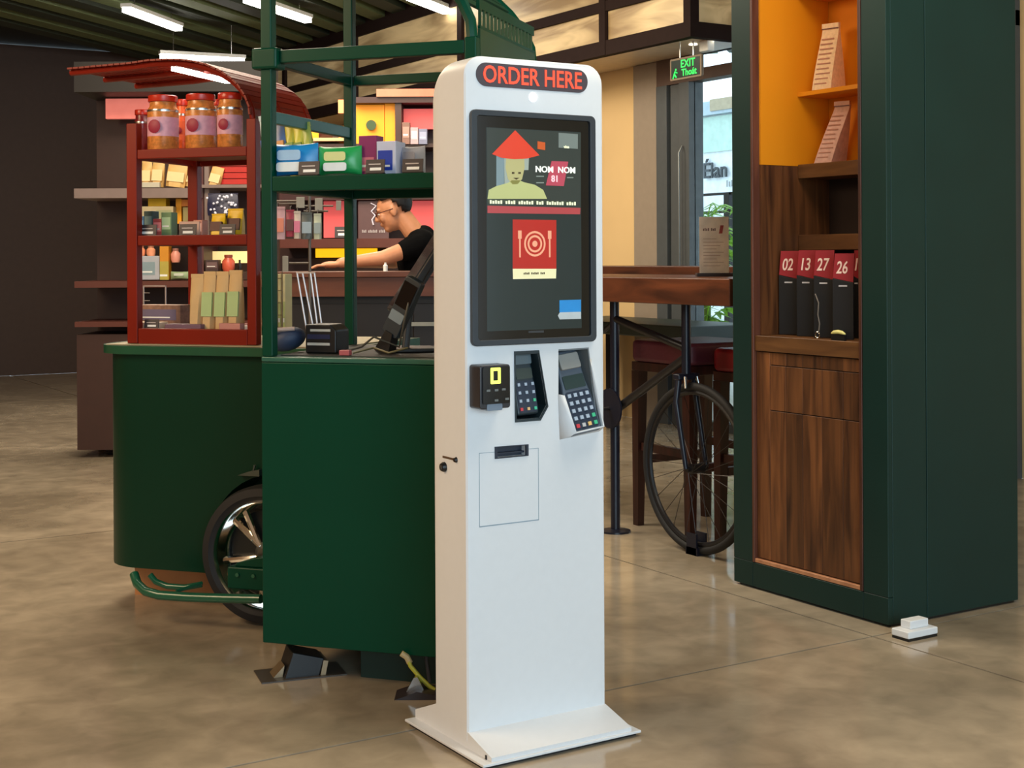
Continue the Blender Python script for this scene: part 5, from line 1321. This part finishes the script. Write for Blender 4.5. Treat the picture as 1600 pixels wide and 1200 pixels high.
for i, (p0, p1, b0, tp, c, lab) in enumerate(((214, 226, 400, 384, (236, 150, 110), 'salmon jar above the grey box, left'), (228, 242, 400, 384, (240, 160, 120), 'salmon jar above the grey box, right'), (266, 281, 410, 388, (226, 150, 130), 'pinkish jar right of the amber carton'), (297, 301, 410, 392, (226, 226, 210), 'thin white bottle by the plum upright'), (304, 309, 412, 396, (190, 206, 160), 'thin pale green bottle by the plum upright'), (346, 366, 424, 398, (214, 96, 70), 'round red-orange jar on the cream-lit shelf'), (371, 376, 424, 406, (24, 20, 22), 'slim black bottle on the cream-lit shelf'))):
    def jb(t, w, h, c=c, i=i):
        MB().lathe([(.0001, 0), (w * .4, 0), (w * .5, h * .2), (w * .5, h * .6), (w * .3, h * .8), (w * .3, h * .84), (.0001, h * .84)], seg=16).build('body', mat('fj%d' % i, c, .35, var=.15), t)
        MB().lathe([(.0001, h * .84), (w * .33, h * .84), (w * .33, h), (.0001, h)], seg=16).build('cap', mat('fjc%d' % i, tuple(int(v * .7) for v in c), .4), t)
    fitem('small_jar', lab, 'jar', p0, p1, b0, tp, YB_ + .02, jb, 'small jars on the far shelf')
fitem('dark_carton', 'dark brown carton under the cream-lit panel', 'box', 322, 342, 424, 406, YB_, carton(mat('dark_carton', (60, 40, 40), .5), mat('dark_cartonl', (110, 84, 84), .5), .08))
fitem('green_packet', 'pale green packet at the right of the dark shelf', 'packet', 266, 296, 437, 424, YB_, pillow(mat('pale_green', (150, 170, 130), .5), mat('pale_green2', (200, 206, 190), .5), .06))

# hanging rack with pouches, standing behind the counter cart
YH = 6.3
H = thing('hanging_rack', 'grey wire rack on a pole with hanging snack pouches', 'rack', cw(fx(483, YH), YH), RC)
PM = mat('rack_grey', (112, 104, 96), .4, .5)
def hx_(px): return fx(px, YH) - fx(483, YH)
def hz(py): return fz(py, YH, 483)
MB().tube([(0, 0, .02), (0, 0, hz(300))], .0065, 10).build('pole', PM, H)
MB().lathe([(.0001, 0), (.16, 0), (.16, .012), (.02, .02), (.0001, .02)]).build('base', PM, H)
for py, a0, a1 in ((314, 420, 470), (318, 435, 470), (322, 470, 520), (330, 474, 512), (411, 450, 484)):
    MB().tube([(hx_(a0), 0, hz(py)), (hx_(a1), 0, hz(py))], .004, 8).build('arm', PM, H)
for p0, p1, t0, b0 in ((463, 476, 308, 325), (492, 504, 310, 329), (525, 533, 314, 329), (441, 450, 400, 424)):
    MB().box(hx_(p0), hx_(p1), -.012, -.008, hz(b0), hz(t0)).build('tag_plate', mat('tag_grey', (150, 148, 140), .5), H, bevel=.001)
for i, (p0, p1, t0, b0, c, c2, lab) in enumerate(((421, 447, 323, 374, (186, 150, 158), (206, 130, 110), 'pinkish white hanging pouch beside the green post'), (448, 461, 328, 370, (140, 44, 66), (90, 60, 60), 'maroon hanging pouch on the rack'), (460, 471, 330, 373, (190, 180, 170), (206, 120, 150), 'cream hanging pouch with a pink head'), (472, 489, 332, 374, (74, 82, 82), (150, 170, 184), 'dark slate hanging pouch by the pole'), (491, 503, 334, 374, (176, 184, 164), (150, 166, 170), 'pale green-white hanging pouch right of the pole'))):
    t = thing('hanging_pouch', lab, 'pouch', cw(fx((p0 + p1) / 2, YH), YH - .03, hz(b0)), RC, 'hanging pouches on the wire rack')
    w, h = fx(p1, YH) - fx(p0, YH), hz(t0) - hz(b0)
    pouch(mat('hp%d' % i, c, .4, var=.15, scale=30), .03, mat('hq%d' % i, c2, .4))(t, w, h)
    MB().tube([(0, 0, h), (0, .0, h + .015), (0, .03, h + .018)], .002, 6).build('hook', PM, t)
